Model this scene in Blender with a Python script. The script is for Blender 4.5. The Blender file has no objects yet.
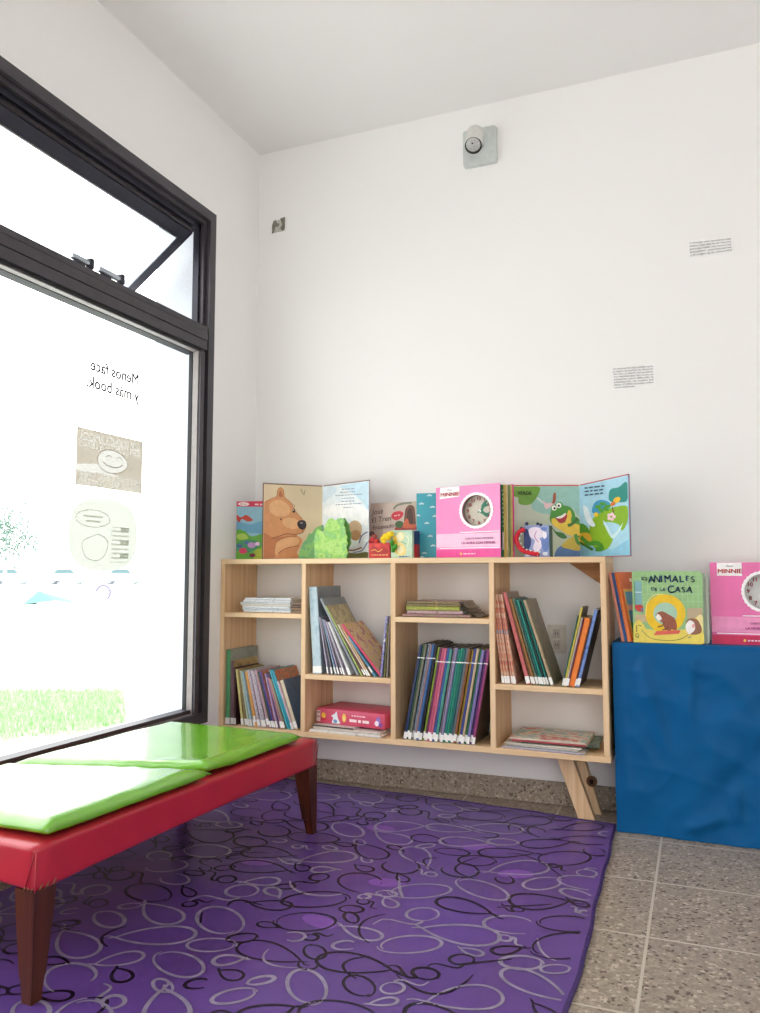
import bpy, bmesh, math, random
from math import sin, cos, tan, radians as rad, pi, sqrt, atan2, hypot
from mathutils import Vector, Matrix, noise
random.seed(7)
sc = bpy.context.scene
COL = sc.collection

# ------------------------------------------------------------------ camera
CAM = Vector((1.9138, -3.2066, 0.9)); YAW = rad(21.882); PITCH = rad(4.752); F = 794.0
cd = bpy.data.cameras.new('camera'); cam = bpy.data.objects.new('camera', cd); COL.objects.link(cam)
cam.location = CAM; cam.rotation_euler = (pi/2 + PITCH, 0, YAW)
cd.sensor_fit = 'VERTICAL'; cd.sensor_height = 36; cd.lens = F/1013*36; cd.clip_start = .02; cd.clip_end = 300
sc.camera = cam
_fw = Vector((-sin(YAW)*cos(PITCH), cos(YAW)*cos(PITCH), sin(PITCH)))
_rt = Vector((cos(YAW), sin(YAW), 0)); _up = _rt.cross(_fw)
def ray(px, py): return _rt*(px-380) + _up*(506.5-py) + _fw*F
def aty(px, py, y): d = ray(px, py); return CAM + d*((y-CAM.y)/d.y)      # survey: a sighted point on a wall-parallel plane
def atx(px, py, x): d = ray(px, py); return CAM + d*((x-CAM.x)/d.x)
def atz(px, py, z): d = ray(px, py); return CAM + d*((z-CAM.z)/d.z)

# ------------------------------------------------------------------ materials
def lin(c): return tuple((v/12.92 if v <= .04045 else ((v+.055)/1.055)**2.4) for v in c)
def rgb(c): return lin(tuple(v/255 for v in c))
MATS = {}
def nodes(name):
    m = bpy.data.materials.new(name); m.use_nodes = True
    nt = m.node_tree; return m, nt, nt.nodes['Principled BSDF']
def mat(c, rough=.5, var=.05, scale=40, metal=0, coat=0, spec=.5):
    """painted / printed surface: a base tone with a little mottling"""
    k = (tuple(c), rough, var, scale, metal, coat, spec)
    if k in MATS: return MATS[k]
    m, nt, b = nodes('tone_%d_%d_%d' % tuple(c[:3]))
    L = rgb(c)
    b.inputs['Roughness'].default_value = rough; b.inputs['Metallic'].default_value = metal
    b.inputs['Coat Weight'].default_value = coat; b.inputs['Specular IOR Level'].default_value = spec
    tc = nt.nodes.new('ShaderNodeTexCoord'); n = nt.nodes.new('ShaderNodeTexNoise')
    n.inputs['Scale'].default_value = scale; nt.links.new(tc.outputs['Object'], n.inputs['Vector'])
    r = nt.nodes.new('ShaderNodeValToRGB'); nt.links.new(n.outputs['Fac'], r.inputs['Fac'])
    r.color_ramp.elements[0].position = .35; r.color_ramp.elements[1].position = .65
    r.color_ramp.elements[0].color = (*[v*(1-var) for v in L], 1); r.color_ramp.elements[1].color = (*[min(1, v*(1+var)) for v in L], 1)
    nt.links.new(r.outputs['Color'], b.inputs['Base Color'])
    MATS[k] = m; return m
def printed(cols, scale=30, rough=.4):
    """busy printed picture: noisy patches of several inks"""
    k = ('p', tuple(map(tuple, cols)), scale)
    if k in MATS: return MATS[k]
    m, nt, b = nodes('print'); b.inputs['Roughness'].default_value = rough
    tc = nt.nodes.new('ShaderNodeTexCoord'); n = nt.nodes.new('ShaderNodeTexNoise'); n.inputs['Scale'].default_value = scale
    n.inputs['Detail'].default_value = 3; nt.links.new(tc.outputs['Object'], n.inputs['Vector'])
    r = nt.nodes.new('ShaderNodeValToRGB'); nt.links.new(n.outputs['Fac'], r.inputs['Fac'])
    e = r.color_ramp.elements; N = len(cols)
    while len(e) < N: e.new(.5)
    for i, c in enumerate(cols): e[i].position = .3 + .4*i/max(1, N-1); e[i].color = (*rgb(c), 1)
    nt.links.new(r.outputs['Color'], b.inputs['Base Color']); MATS[k] = m; return m
def wood(name, axis, c1, c2, rough=.55, fine=(60, 60, 3)):
    m, nt, b = nodes(name); b.inputs['Roughness'].default_value = rough
    tc = nt.nodes.new('ShaderNodeTexCoord'); mp = nt.nodes.new('ShaderNodeMapping')
    s = [55, 55, 55]; s['xyz'.index(axis)] = 1.6; mp.inputs['Scale'].default_value = s
    nt.links.new(tc.outputs['Object'], mp.inputs['Vector'])
    n = nt.nodes.new('ShaderNodeTexNoise'); n.inputs['Scale'].default_value = 1; n.inputs['Detail'].default_value = 4; n.inputs['Distortion'].default_value = .6
    nt.links.new(mp.outputs['Vector'], n.inputs['Vector'])
    r = nt.nodes.new('ShaderNodeValToRGB'); nt.links.new(n.outputs['Fac'], r.inputs['Fac'])
    r.color_ramp.elements[0].position = .3; r.color_ramp.elements[1].position = .7
    r.color_ramp.elements[0].color = (*rgb(c1), 1); r.color_ramp.elements[1].color = (*rgb(c2), 1)
    nt.links.new(r.outputs['Color'], b.inputs['Base Color']); return m
M_wz = wood('pine_upright', 'z', (212, 172, 126), (236, 206, 168)); M_wx = wood('pine_board', 'x', (220, 184, 140), (240, 212, 174))
M_leg = wood('dark_varnished_wood', 'z', (56, 24, 14), (98, 48, 28), .35)
def wallmat(name, c, bump=.04):
    m, nt, b = nodes(name); b.inputs['Base Color'].default_value = (*rgb(c), 1); b.inputs['Roughness'].default_value = .75
    b.inputs['Specular IOR Level'].default_value = .25
    tc = nt.nodes.new('ShaderNodeTexCoord'); n = nt.nodes.new('ShaderNodeTexNoise'); n.inputs['Scale'].default_value = 90; n.inputs['Detail'].default_value = 3
    nt.links.new(tc.outputs['Object'], n.inputs['Vector'])
    bp = nt.nodes.new('ShaderNodeBump'); bp.inputs['Strength'].default_value = bump; bp.inputs['Distance'].default_value = .01
    nt.links.new(n.outputs['Fac'], bp.inputs['Height']); nt.links.new(bp.outputs['Normal'], b.inputs['Normal']); return m
M_wall = wallmat('white_wall_paint', (246, 245, 244)); M_ceil = wallmat('ceiling_paint', (248, 247, 247)); M_wallout = wallmat('render_outside', (200, 206, 212), .3)
def terrazzo(name, tiles, tint=1.0):
    m, nt, b = nodes(name); b.inputs['Roughness'].default_value = .42
    tc = nt.nodes.new('ShaderNodeTexCoord')
    v = nt.nodes.new('ShaderNodeTexVoronoi'); v.inputs['Scale'].default_value = 130; nt.links.new(tc.outputs['Object'], v.inputs['Vector'])
    sp = nt.nodes.new('ShaderNodeSeparateColor'); nt.links.new(v.outputs['Color'], sp.inputs['Color'])
    r = nt.nodes.new('ShaderNodeValToRGB'); nt.links.new(sp.outputs['Red'], r.inputs['Fac']); r.color_ramp.interpolation = 'CONSTANT'
    e = r.color_ramp.elements
    cs = [(0, (104, 88, 74)), (.07, (142, 126, 108)), (.38, (152, 136, 117)), (.70, (162, 146, 127)), (.93, (184, 168, 150))]
    while len(e) < len(cs): e.new(.5)
    for i, (p, c) in enumerate(cs): e[i].position = p; e[i].color = (*[x*tint for x in rgb(c)], 1)
    n = nt.nodes.new('ShaderNodeTexNoise'); n.inputs['Scale'].default_value = 7; nt.links.new(tc.outputs['Object'], n.inputs['Vector'])
    mx = nt.nodes.new('ShaderNodeMix'); mx.data_type = 'RGBA'; mx.blend_type = 'MULTIPLY'; mx.inputs['Factor'].default_value = .2
    nt.links.new(r.outputs['Color'], mx.inputs['A']); nt.links.new(n.outputs['Fac'], mx.inputs['B'])
    gr = nt.nodes.new('ShaderNodeHueSaturation'); gr.inputs['Saturation'].default_value = .82; gr.inputs['Value'].default_value = 1.32
    nt.links.new(mx.outputs['Result'], gr.inputs['Color']); out = gr.outputs['Color']
    if tiles:
        mp = nt.nodes.new('ShaderNodeMapping'); mp.inputs['Location'].default_value = tiles[1]; nt.links.new(tc.outputs['Object'], mp.inputs['Vector'])
        br = nt.nodes.new('ShaderNodeTexBrick'); br.offset = 0; br.squash = 1
        br.inputs['Scale'].default_value = 1; br.inputs['Brick Width'].default_value = tiles[0]; br.inputs['Row Height'].default_value = tiles[0]
        br.inputs['Mortar Size'].default_value = .0042; br.inputs['Mortar Smooth'].default_value = .3
        nt.links.new(mp.outputs['Vector'], br.inputs['Vector'])
        m2 = nt.nodes.new('ShaderNodeMix'); m2.data_type = 'RGBA'; nt.links.new(br.outputs['Fac'], m2.inputs['Factor'])
        nt.links.new(out, m2.inputs['A']); m2.inputs['B'].default_value = (*rgb((204, 194, 178)), 1); out = m2.outputs['Result']
    nt.links.new(out, b.inputs['Base Color']); return m
TILE = .3765
M_floor = terrazzo('terrazzo_tiles', (TILE, (-1.765 + TILE*8, .305 + TILE*20, 0)))
M_base = terrazzo('terrazzo_skirting', None, .9)
def glassmat():
    m = bpy.data.materials.new('window_glass'); m.use_nodes = True; nt = m.node_tree; nt.nodes.clear()
    o = nt.nodes.new('ShaderNodeOutputMaterial'); t = nt.nodes.new('ShaderNodeBsdfTransparent'); g = nt.nodes.new('ShaderNodeBsdfGlossy')
    t.inputs['Color'].default_value = (.96, .985, .98, 1); g.inputs['Roughness'].default_value = .02
    fr = nt.nodes.new('ShaderNodeFresnel'); fr.inputs['IOR'].default_value = 1.4
    mx = nt.nodes.new('ShaderNodeMixShader'); nt.links.new(fr.outputs[0], mx.inputs[0]); nt.links.new(t.outputs[0], mx.inputs[1]); nt.links.new(g.outputs[0], mx.inputs[2])
    nt.links.new(mx.outputs[0], o.inputs['Surface']); return m
M_glass = glassmat()
def papermat(c, k=.6):
    key = ('paper', tuple(c), k)
    if key in MATS: return MATS[key]
    m = bpy.data.materials.new('thin_paper'); m.use_nodes = True; nt = m.node_tree; nt.nodes.clear()
    o = nt.nodes.new('ShaderNodeOutputMaterial'); d = nt.nodes.new('ShaderNodeBsdfDiffuse'); t = nt.nodes.new('ShaderNodeBsdfTranslucent')
    d.inputs['Color'].default_value = (*rgb(c), 1); t.inputs['Color'].default_value = (*rgb(c), 1)
    mx = nt.nodes.new('ShaderNodeMixShader'); mx.inputs[0].default_value = k
    nt.links.new(d.outputs[0], mx.inputs[1]); nt.links.new(t.outputs[0], mx.inputs[2]); nt.links.new(mx.outputs[0], o.inputs['Surface']); MATS[key] = m; return m
M_white = mat((236, 236, 232), .6); M_page = mat((226, 220, 206), .8, .08, 300)
M_alu = mat((74, 70, 76), .42, .06, 20, .35); M_aludark = mat((44, 44, 56), .4, .05, 20, .3); M_seal = mat((22, 23, 28), .6)
M_chrome = mat((178, 186, 196), .25, .05, 20, .9); M_ltbl = mat((150, 144, 142), .45)

# ------------------------------------------------------------------ object helpers
def tag(o, label=None, cat=None, group=None, kind=None):
    if label: o['label'] = label
    if cat: o['category'] = cat
    if group: o['group'] = group
    if kind: o['kind'] = kind
    return o
def empty(name, loc=(0, 0, 0), rot=(0, 0, 0), label=None, cat=None, group=None, kind=None):
    o = bpy.data.objects.new(name, None); COL.objects.link(o); o.location = loc; o.rotation_euler = rot; o.empty_display_size = .05
    return tag(o, label, cat, group, kind)
class MB:
    """collects geometry for ONE mesh object"""
    def __init__(s): s.v = []; s.f = []; s.mi = []; s.m = []; s.sm = []
    def mid(s, m):
        if m not in s.m: s.m.append(m)
        return s.m.index(m)
    def add(s, vs, fs, m, smooth=False):
        o = len(s.v); s.v += [tuple(v) for v in vs]; k = s.mid(m)
        for f in fs: s.f.append(tuple(i+o for i in f)); s.mi.append(k); s.sm.append(smooth)
    def box(s, a, b, m, M=None, bev=0, seg=2):
        if bev:
            bm = bmesh.new(); bmesh.ops.create_cube(bm, size=1)
            for v in bm.verts: v.co = Vector([(a[i]+b[i])/2 + v.co[i]*(b[i]-a[i]) for i in range(3)])
            bmesh.ops.bevel(bm, geom=bm.edges[:], offset=bev, segments=seg, profile=.5, affect='EDGES')
            bm.verts.index_update(); vs = [v.co.copy() for v in bm.verts]; fs = [[v.index for v in f.verts] for f in bm.faces]; bm.free()
            if M: vs = [M @ v for v in vs]
            s.add(vs, fs, m, seg > 1); return
        x0, y0, z0 = a; x1, y1, z1 = b
        vs = [Vector(p) for p in ((x0, y0, z0), (x1, y0, z0), (x1, y1, z0), (x0, y1, z0), (x0, y0, z1), (x1, y0, z1), (x1, y1, z1), (x0, y1, z1))]
        if M: vs = [M @ v for v in vs]
        s.add(vs, [(0, 3, 2, 1), (4, 5, 6, 7), (0, 1, 5, 4), (1, 2, 6, 5), (2, 3, 7, 6), (3, 0, 4, 7)], m)
    def prism(s, pts, vec, m, caps=True):
        """pts: 3D polygon, extruded along vec"""
        n = len(pts); vec = Vector(vec); vs = [Vector(p) for p in pts] + [Vector(p)+vec for p in pts]
        fs = [(i, (i+1) % n, n+(i+1) % n, n+i) for i in range(n)]
        if caps: fs += [tuple(range(n-1, -1, -1)), tuple(range(n, 2*n))]
        s.add(vs, fs, m)
    def tube(s, path, r, m, n=8, cap=True):
        path = [Vector(p) for p in path]; rs = r if isinstance(r, (list, tuple)) else [r]*len(path)
        vs = []; fs = []; ref = None
        for i, p in enumerate(path):
            t = (path[min(i+1, len(path)-1)] - path[max(i-1, 0)]).normalized()
            if ref is None: ref = Vector((0, 0, 1)) if abs(t.z) < .9 else Vector((1, 0, 0))
            u = (ref - t*ref.dot(t)).normalized(); w = t.cross(u); ref = u
            for k in range(n): vs.append(p + (u*cos(2*pi*k/n) + w*sin(2*pi*k/n))*rs[i])
        for i in range(len(path)-1):
            for k in range(n): fs.append((i*n+k, i*n+(k+1) % n, (i+1)*n+(k+1) % n, (i+1)*n+k))
        if cap: fs += [tuple(range(n-1, -1, -1)), tuple(range((len(path)-1)*n, len(path)*n))]
        s.add(vs, fs, m, True)
    def ball(s, c, r, m, nu=12, nv=8):
        rx, ry, rz = r if isinstance(r, (list, tuple)) else (r, r, r)
        vs = [(c[0], c[1], c[2]+rz)]
        for j in range(1, nv):
            for i in range(nu):
                a = 2*pi*i/nu; b = pi*j/nv; vs.append((c[0]+rx*sin(b)*cos(a), c[1]+ry*sin(b)*sin(a), c[2]+rz*cos(b)))
        vs.append((c[0], c[1], c[2]-rz)); fs = [(0, 1+i, 1+(i+1) % nu) for i in range(nu)]
        for j in range(nv-2):
            for i in range(nu): a = 1+j*nu; fs.append((a+i, a+nu+i, a+nu+(i+1) % nu, a+(i+1) % nu))
        l = len(vs)-1; a = 1+(nv-2)*nu; fs += [(l, a+(i+1) % nu, a+i) for i in range(nu)]
        s.add(vs, fs, m, True)
    def build(s, name, parent=None, label=None, cat=None, group=None, kind=None, loc=None):
        me = bpy.data.meshes.new(name); me.from_pydata(s.v, [], s.f)
        for m in s.m: me.materials.append(m)
        me.polygons.foreach_set('material_index', s.mi); me.polygons.foreach_set('use_smooth', s.sm); me.update()
        o = bpy.data.objects.new(name, me); COL.objects.link(o)
        if parent: o.parent = parent
        if loc: o.location = loc
        return tag(o, label, cat, group, kind)
def textmesh(txt, size, bold=0, align='CENTER', sx=1, shear=0, off=0):
    c = bpy.data.curves.new('lettering', 'FONT'); c.body = txt; c.size = size; c.align_x = align; c.align_y = 'CENTER'; c.offset = off; c.shear = shear
    c.resolution_u = 3
    o = bpy.data.objects.new('lettering', c); COL.objects.link(o)
    dg = bpy.context.evaluated_depsgraph_get(); me = bpy.data.meshes.new_from_object(o.evaluated_get(dg))
    vs = [Vector((v.co.x*sx, v.co.y, 0)) for v in me.vertices]; fs = [tuple(p.vertices) for p in me.polygons]
    if bold:
        n0 = len(vs); v0, f0 = list(vs), list(fs)
        for k, (dx, dy) in enumerate(((1, 0), (-1, 0), (0, 1), (0, -1)), 1):
            vs += [Vector((v.x+dx*bold, v.y+dy*bold*.7, 0)) for v in v0]; fs += [tuple(i+k*n0 for i in f_) for f_ in f0]
    bpy.data.objects.remove(o); bpy.data.curves.remove(c); bpy.data.meshes.remove(me); return vs, fs
def spline(pts, closed=True, n=6):
    P = [Vector((*p, 0)) for p in pts]; N = len(P); out = []
    for i in range(N if closed else N-1):
        p0, p1, p2, p3 = (P[(i+k) % N] if closed else P[min(max(i+k, 0), N-1)] for k in (-1, 0, 1, 2))
        for k in range(n):
            t = k/n; out.append((.5*((2*p1) + (p2-p0)*t + (2*p0-5*p1+4*p2-p3)*t*t + (3*p1-p0-3*p2+p3)*t**3)))
    if not closed: out.append(P[-1])
    return [(p.x, p.y) for p in out]
class Art:
    """printed picture lying on a flat cover: src quad (TL,TR,BR,BL, drawing units) maps to the quad of 3D points (TL,TR,BR,BL)"""
    def __init__(s, src, dst):
        s.src = [Vector((*p, 0)) for p in src]; s.d = [Vector(p) for p in dst]; s.k = 1; s.mb = MB(); s.txt = MB()
        s.n = (s.d[1]-s.d[3]).cross(s.d[0]-s.d[2]).normalized()
        s.n = -(s.d[2]-s.d[3]).cross(s.d[0]-s.d[3]).normalized()*-1
        s.sc = (s.d[2]-s.d[3]).length/(s.src[2]-s.src[3]).length
    def uv(s, X, Y):
        TL, TR, BR, BL = s.src; u = (X-TL.x)/(TR.x-TL.x)
        for _ in range(4):
            yt = TL.y+(TR.y-TL.y)*u; yb = BL.y+(BR.y-BL.y)*u; v = (yb-Y)/(yb-yt)
            xl = BL.x+(TL.x-BL.x)*v; xr = BR.x+(TR.x-BR.x)*v; u = (X-xl)/(xr-xl)
        return min(max(u, .004), .996), min(max(v, .004), .996)
    def p(s, X, Y, k=None):
        u, v = s.uv(X, Y); TL, TR, BR, BL = s.d
        b = BL.lerp(BR, u); t = TL.lerp(TR, u); return b.lerp(t, v) + s.n*(.0003 + .00012*(s.k if k is None else k))
    def poly(s, pts, c, **kw):
        P = []
        for q in pts:
            w = s.p(*q)
            if not P or (w-P[-1]).length > 1e-5: P.append(w)
        if len(P) > 2 and (P[0]-P[-1]).length < 1e-5: P.pop()
        if len(P) < 3: return
        s.mb.add(P, [tuple(range(len(P)))], c if not isinstance(c, tuple) else mat(c, .45)); s.k += 1
    def rect(s, x0, y0, x1, y1, c): s.poly([(x0, y0), (x1, y0), (x1, y1), (x0, y1)], c)
    def blob(s, pts, c): s.poly(spline(pts), c)
    def ell(s, cx, cy, rx, ry, c, rot=0, n=20):
        a = rad(rot); s.poly([(cx+rx*cos(t)*cos(a)-ry*sin(t)*sin(a), cy+rx*cos(t)*sin(a)+ry*sin(t)*cos(a)) for t in [2*pi*i/n for i in range(n)]], c)
    def ring(s, cx, cy, rx, ry, w, c, n=36, scal=0):
        vs = []
        for i in range(n):
            t = 2*pi*i/n; k = 1 + (scal if i % 2 else 0)
            vs += [s.p(cx+rx*cos(t)*k, cy+ry*sin(t)*k), s.p(cx+(rx-w)*cos(t), cy+(ry-w)*sin(t))]
        s.mb.add(vs, [(2*i, 2*((i+1) % n), 2*((i+1) % n)+1, 2*i+1) for i in range(n)], mat(c, .45)); s.k += 1
    def stroke(s, pts, w, c, sm=True, mb=None):
        P = spline(pts, False, 5) if sm and len(pts) > 2 else pts
        vs = []
        for i, q in enumerate(P):
            a = P[max(i-1, 0)]; b = P[min(i+1, len(P)-1)]; dx, dy = b[0]-a[0], b[1]-a[1]; L = hypot(dx, dy) or 1
            ww = w[0]+(w[1]-w[0])*i/(len(P)-1) if isinstance(w, tuple) else w
            vs += [s.p(q[0]-dy/L*ww/2, q[1]+dx/L*ww/2), s.p(q[0]+dy/L*ww/2, q[1]-dx/L*ww/2)]
        (mb or s.mb).add(vs, [(2*i, 2*i+2, 2*i+3, 2*i+1) for i in range(len(P)-1)], mat(c, .45) if isinstance(c, tuple) else c); s.k += 1
    def scrib(s, x0, x1, y, h, c, slope=0):
        """a line of print too small to read"""
        x = x0
        while x < x1-h*.6:
            w = min(random.uniform(1.5, 4)*h, x1-x); yy = y+slope*(x-x0)
            s.stroke([(x, yy), (x+w, yy+slope*w)], h, c, False, s.txt); s.k -= 1; x += w+h*.8
    def text(s, txt, X, Y, h, c, bold=0, rot=0, align='CENTER', sx=1, shear=0, m=None):
        vs, fs = textmesh(txt, h/.72, bold*h, align, sx, shear); a = rad(rot)
        s.txt.add([s.p(X+v.x*cos(a)+v.y*sin(a), Y+v.x*sin(a)-v.y*cos(a), 24) for v in vs], fs, m or mat(c, .5))
    def build(s, parent, name='illustration'):
        o = s.mb.build(name, parent) if s.mb.f else None
        if s.txt.f: s.txt.build('lettering', parent)
        return o

# ------------------------------------------------------------------ room shell
H = 2.9137
def struct(name, mb, label=None): return mb.build(name, None, kind='structure')
b = MB(); b.box((-.02, -6.2, -.12), (4.7, .02, 0), M_floor); struct('floor', b)
b = MB(); b.box((-.34, -6.2, H), (4.7, .2, H+.2), M_ceil); struct('ceiling', b)
b = MB(); b.box((-.34, 0, -.12), (4.7, .2, H), M_wall); struct('wall_back', b)
b = MB(); b.box((4.5, -6.2, 0), (4.7, 0, H), M_wall); struct('wall_right', b)
b = MB(); b.box((0, -6.2, 0), (1.9, -6.0, H), M_wall); b.box((1.9, -6.2, 2.45), (4.5, -6.0, H), M_wall); struct('wall_rear_unseen', b)  # out of view; added with its opening to cut the fill light from behind
WY1, WY0, WZ0, WZ1 = -.371, -2.95, .285, 2.451            # window opening in the left wall
b = MB(); b.box((-.30, WY1, -.12), (0, 0, H), M_wall); b.box((-.30, -6.2, -.12), (0, WY0, H), M_wall)
b.box((-.30, WY0, WZ1), (0, WY1, H), M_wall); b.box((-.30, WY0, -.12), (0, WY1, WZ0), M_wall)
b.box((-.30, WY1, -.12), (-.097, WY1+.0, WZ1), M_wallout) if False else b.add([(-.30, WY1-.0006, WZ0), (-.096, WY1-.0006, WZ0), (-.096, WY1-.0006, WZ1), (-.30, WY1-.0006, WZ1)], [(0, 1, 2, 3)], M_wallout)
struct('wall_left', b)
b = MB(); b.box((0, -.012, 0), (4.5, 0, .088), M_base, bev=.003, seg=1)
for k in range(-4, 8):
    x = 1.392 + k*TILE; b.box((x-.0012, -.0126, 0), (x+.0012, -.012, .087), M_floor)
struct('baseboard_back', b)
b = MB(); b.box((0, -6.2, 0), (.012, -.012, .088), M_base, bev=.003, seg=1); struct('baseboard_left', b)

# ------------------------------------------------------------------ window
win = empty('window_1', (0, WY1, WZ0), kind='structure'); win['label'] = 'large dark grey aluminium window with an open awning sash on top'
def wpart(mb, name, par=win):
    o = mb.build(name, par)
    if par is win: o.matrix_parent_inverse = Matrix.Translation((0, -WY1, -WZ0))
    return o
TZ0, TZ1 = 1.825, 1.938
f = MB()
def ringbox(mb, x0, x1, y0, y1, z0, z1, w, m, wb=None):
    wb = w if wb is None else wb
    mb.box((x0, y1-w, z0), (x1, y1, z1), m); mb.box((x0, y0, z0), (x1, y0+w, z1), m)
    mb.box((x0, y0+w, z1-w), (x1, y1-w, z1), m); mb.box((x0, y0+w, z0), (x1, y1-w, z0+wb), m)
ringbox(f, -.07, .008, WY0, WY1, WZ0, WZ1, .042, M_alu)
ringbox(f, -.062, -.012, WY0+.042, WY1-.042, WZ0+.042, WZ1-.042, .02, M_alu)
f.box((-.056, WY1-.09, WZ0+.042), (.004, WY1-.062, TZ0), M_alu)          # lower right jamb face
f.box((-.056, WY0+.062, WZ0+.042), (.004, WY0+.09, TZ0), M_alu)
f.box((-.095, WY0+.06, TZ1), (-.055, WY1-.062, WZ1-.062), M_aludark) if False else None
f.box((-.058, WY1-.074, TZ1), (-.03, WY1-.062, WZ1-.06), M_aludark); f.box((-.095, WY0+.06, WZ1-.085), (-.03, WY1-.062, WZ1-.06), M_aludark)
wpart(f, 'window_frame')
t = MB()
t.box((-.09, WY0+.05, TZ0+.012), (.006, WY1-.05, TZ0+.05), M_alu); t.box((-.09, WY0+.05, TZ0+.053), (.009, WY1-.05, TZ0+.088), M_alu)
t.box((-.09, WY0+.05, TZ0+.091), (.006, WY1-.05, TZ1), M_alu); t.box((-.088, WY0+.06, TZ0), (-.002, WY1-.06, TZ0+.09), M_seal)
wpart(t, 'transom')
# beads and seals round the lower pane
g = MB(); LY0, LY1, LZ0, LZ1 = WY0+.09, WY1-.09, WZ0+.042, TZ0
ringbox(g, -.032, -.006, LY0, LY1, LZ0, LZ1+.002, .005, M_ltbl); ringbox(g, -.05, -.034, LY0, LY1, LZ0, LZ1+.002, .007, M_seal)
wpart(g, 'glazing_bead')
g = MB(); g.add([(-.052, LY0, LZ0), (-.052, LY1, LZ0), (-.052, LY1, LZ1+.01), (-.052, LY0, LZ1+.01)], [(0, 1, 2, 3)], M_glass); wpart(g, 'glass_pane')
# awning sash hung from the top, pushed outwards
SH = .455; ang = rad(54); sy0, sy1 = WY0+.07, -.483
sash = empty('awning_sash'); sash.parent = win; sash.matrix_parent_inverse = Matrix.Translation((0, -WY1, -WZ0))
sash.location = (-.045, 0, 2.345); sash.rotation_euler = (0, ang, 0)
s = MB(); ringbox(s, -.018, .018, sy0, sy1, -SH, 0, .05, M_aludark); ringbox(s, -.024, .004, sy0-.012, sy1+.012, -SH-.012, .012, .03, M_alu)
s.build('sash_frame', sash)
s = MB(); ringbox(s, -.012, .021, sy0+.05, sy1-.05, -SH+.05, -.05, .006, M_chrome); s.build('sash_bead', sash)
s = MB(); s.add([(0, sy0+.045, -SH+.045), (0, sy1-.045, -SH+.045), (0, sy1-.045, -.045), (0, sy0+.045, -.045)], [(0, 1, 2, 3)], M_glass); s.build('sash_pane', sash)
for (ya, yb) in ((-1.045, -.942), (-1.175, -1.10)):
    la = MB(); la.box((-.03, ya-.005, TZ1), (.004, ya+.035, TZ1+.014), M_aludark, bev=.004)
    la.box((-.018, ya-.02, TZ1+.012), (.002, yb, TZ1+.032), M_chrome, bev=.006); la.box((-.02, yb-.018, TZ1+.004), (.006, yb, TZ1+.042), M_aludark, bev=.005)
    wpart(la, 'latch')
# stickers on the inside of the pane
M_vinyl = mat((254, 254, 255), .8, .01)
XG = -.0495
def onpane(px, py): p = atx(px, py, XG); return p
q = [(82, 358), (137, 374), (137, 404), (80, 386)]

def panetext(mb, txt, yc, zc, h, m, bold=0, sx=1, align='LEFT', xo=0):
    v, fc = textmesh(txt, h/.72, bold*h, align, sx); mb.add([(XG+.0004+xo, yc-p.x, zc+p.y) for p in v], fc, m)
TY = onpane(139, 385).y
wl = empty('window_lettering', label='two mirrored lines of grey vinyl lettering stuck on the big window pane', cat='lettering')
for txt, zc in (('Menos face', 1.628), ('y más book.', 1.565)):
    vs = MB(); panetext(vs, txt, TY, zc, .042, M_vinyl, .04, .98); vs.build('text_line', wl)
c0, c1, c2, c3 = (Vector(onpane(*p)) for p in ((76, 428), (142, 440), (142, 494), (76, 484)))
ytop = (c0.z+c1.z)/2; ya, yb = (c0.y+c3.y)/2, (c1.y+c2.y)/2; zb, zt = (c2.z+c3.z)/2, ytop
po = empty('window_poster', (XG, (ya+yb)/2, zb), label='beige paper sheet with a pale smiling oval and mirrored capitals, on the window pane', cat='poster')
def rel(o): return Matrix.Translation(-o.location)
W_, H_ = yb-ya, zt-zb; YC = (ya+yb)/2
s = MB(); s.add([(XG+.0006, ya, zb), (XG+.0006, yb, zb), (XG+.0006, yb, zt), (XG+.0006, ya, zt)], [(0, 1, 2, 3)], papermat((174, 173, 168), .62)); o = s.build('sheet', po); o.matrix_parent_inverse = rel(po)
from mathutils.geometry import delaunay_2d_cdt
V2, F2 = [Vector((0, 0)), Vector((W_, 0)), Vector((W_, H_)), Vector((0, H_))], [[0, 1, 2, 3]]
def addface(pts): F2.append(list(range(len(V2), len(V2)+len(pts)))); V2.extend(Vector(p) for p in pts)
OV = [(W_*(.53+.23*cos(t)), H_*(.5+.2*sin(t)*(1.05-.15*cos(t)))) for t in [2*pi*i/28 for i in range(28)]]
addface(OV); addface([(0, .36*H_), (.36*W_, .43*H_), (.5*W_, .3*H_), (.62*W_, .24*H_), (.3*W_, .26*H_), (0, .24*H_)])
for txt, v, w, h in (('LOS BUENOS AMIGOS', .86, .9, .030), ('SON COMO LOS LIBROS', .735, .94, .028), ('NO ES NECESARIO TENER', .19, .9, .024), ('MUCHOS, SINO LOS MEJORES', .07, .92, .022)):
    vv, ff = textmesh(txt, h/.72, 0); x0 = min(p.x for p in vv); wd = max(p.x for p in vv)-x0; k = W_*w/wd; o_ = len(V2)
    V2 += [Vector((W_*(1+w)/2-(p.x-x0)*k, H_*v+p.y)) for p in vv]; F2 += [[i+o_ for i in f_] for f_ in ff]
def area2(f_): return sum(V2[f_[i]].x*V2[f_[(i+1) % len(f_)]].y - V2[f_[(i+1) % len(f_)]].x*V2[f_[i]].y for i in range(len(f_)))
F2 = [f_ if area2(f_) > 0 else f_[::-1] for f_ in F2 if abs(area2(f_)) > 1e-9]
cv, _, cf, _, _, of = delaunay_2d_cdt(V2, [], F2, 0, 1e-6, True)
a = MB(); a.add([(XG+.0011, ya+p.x, zb+p.y) for p in cv], [tuple(f_) for f_, ids in zip(cf, of) if list(ids) == [0]], papermat((228, 220, 209), .9)); M_ink = papermat((170, 162, 152), .9)
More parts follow.
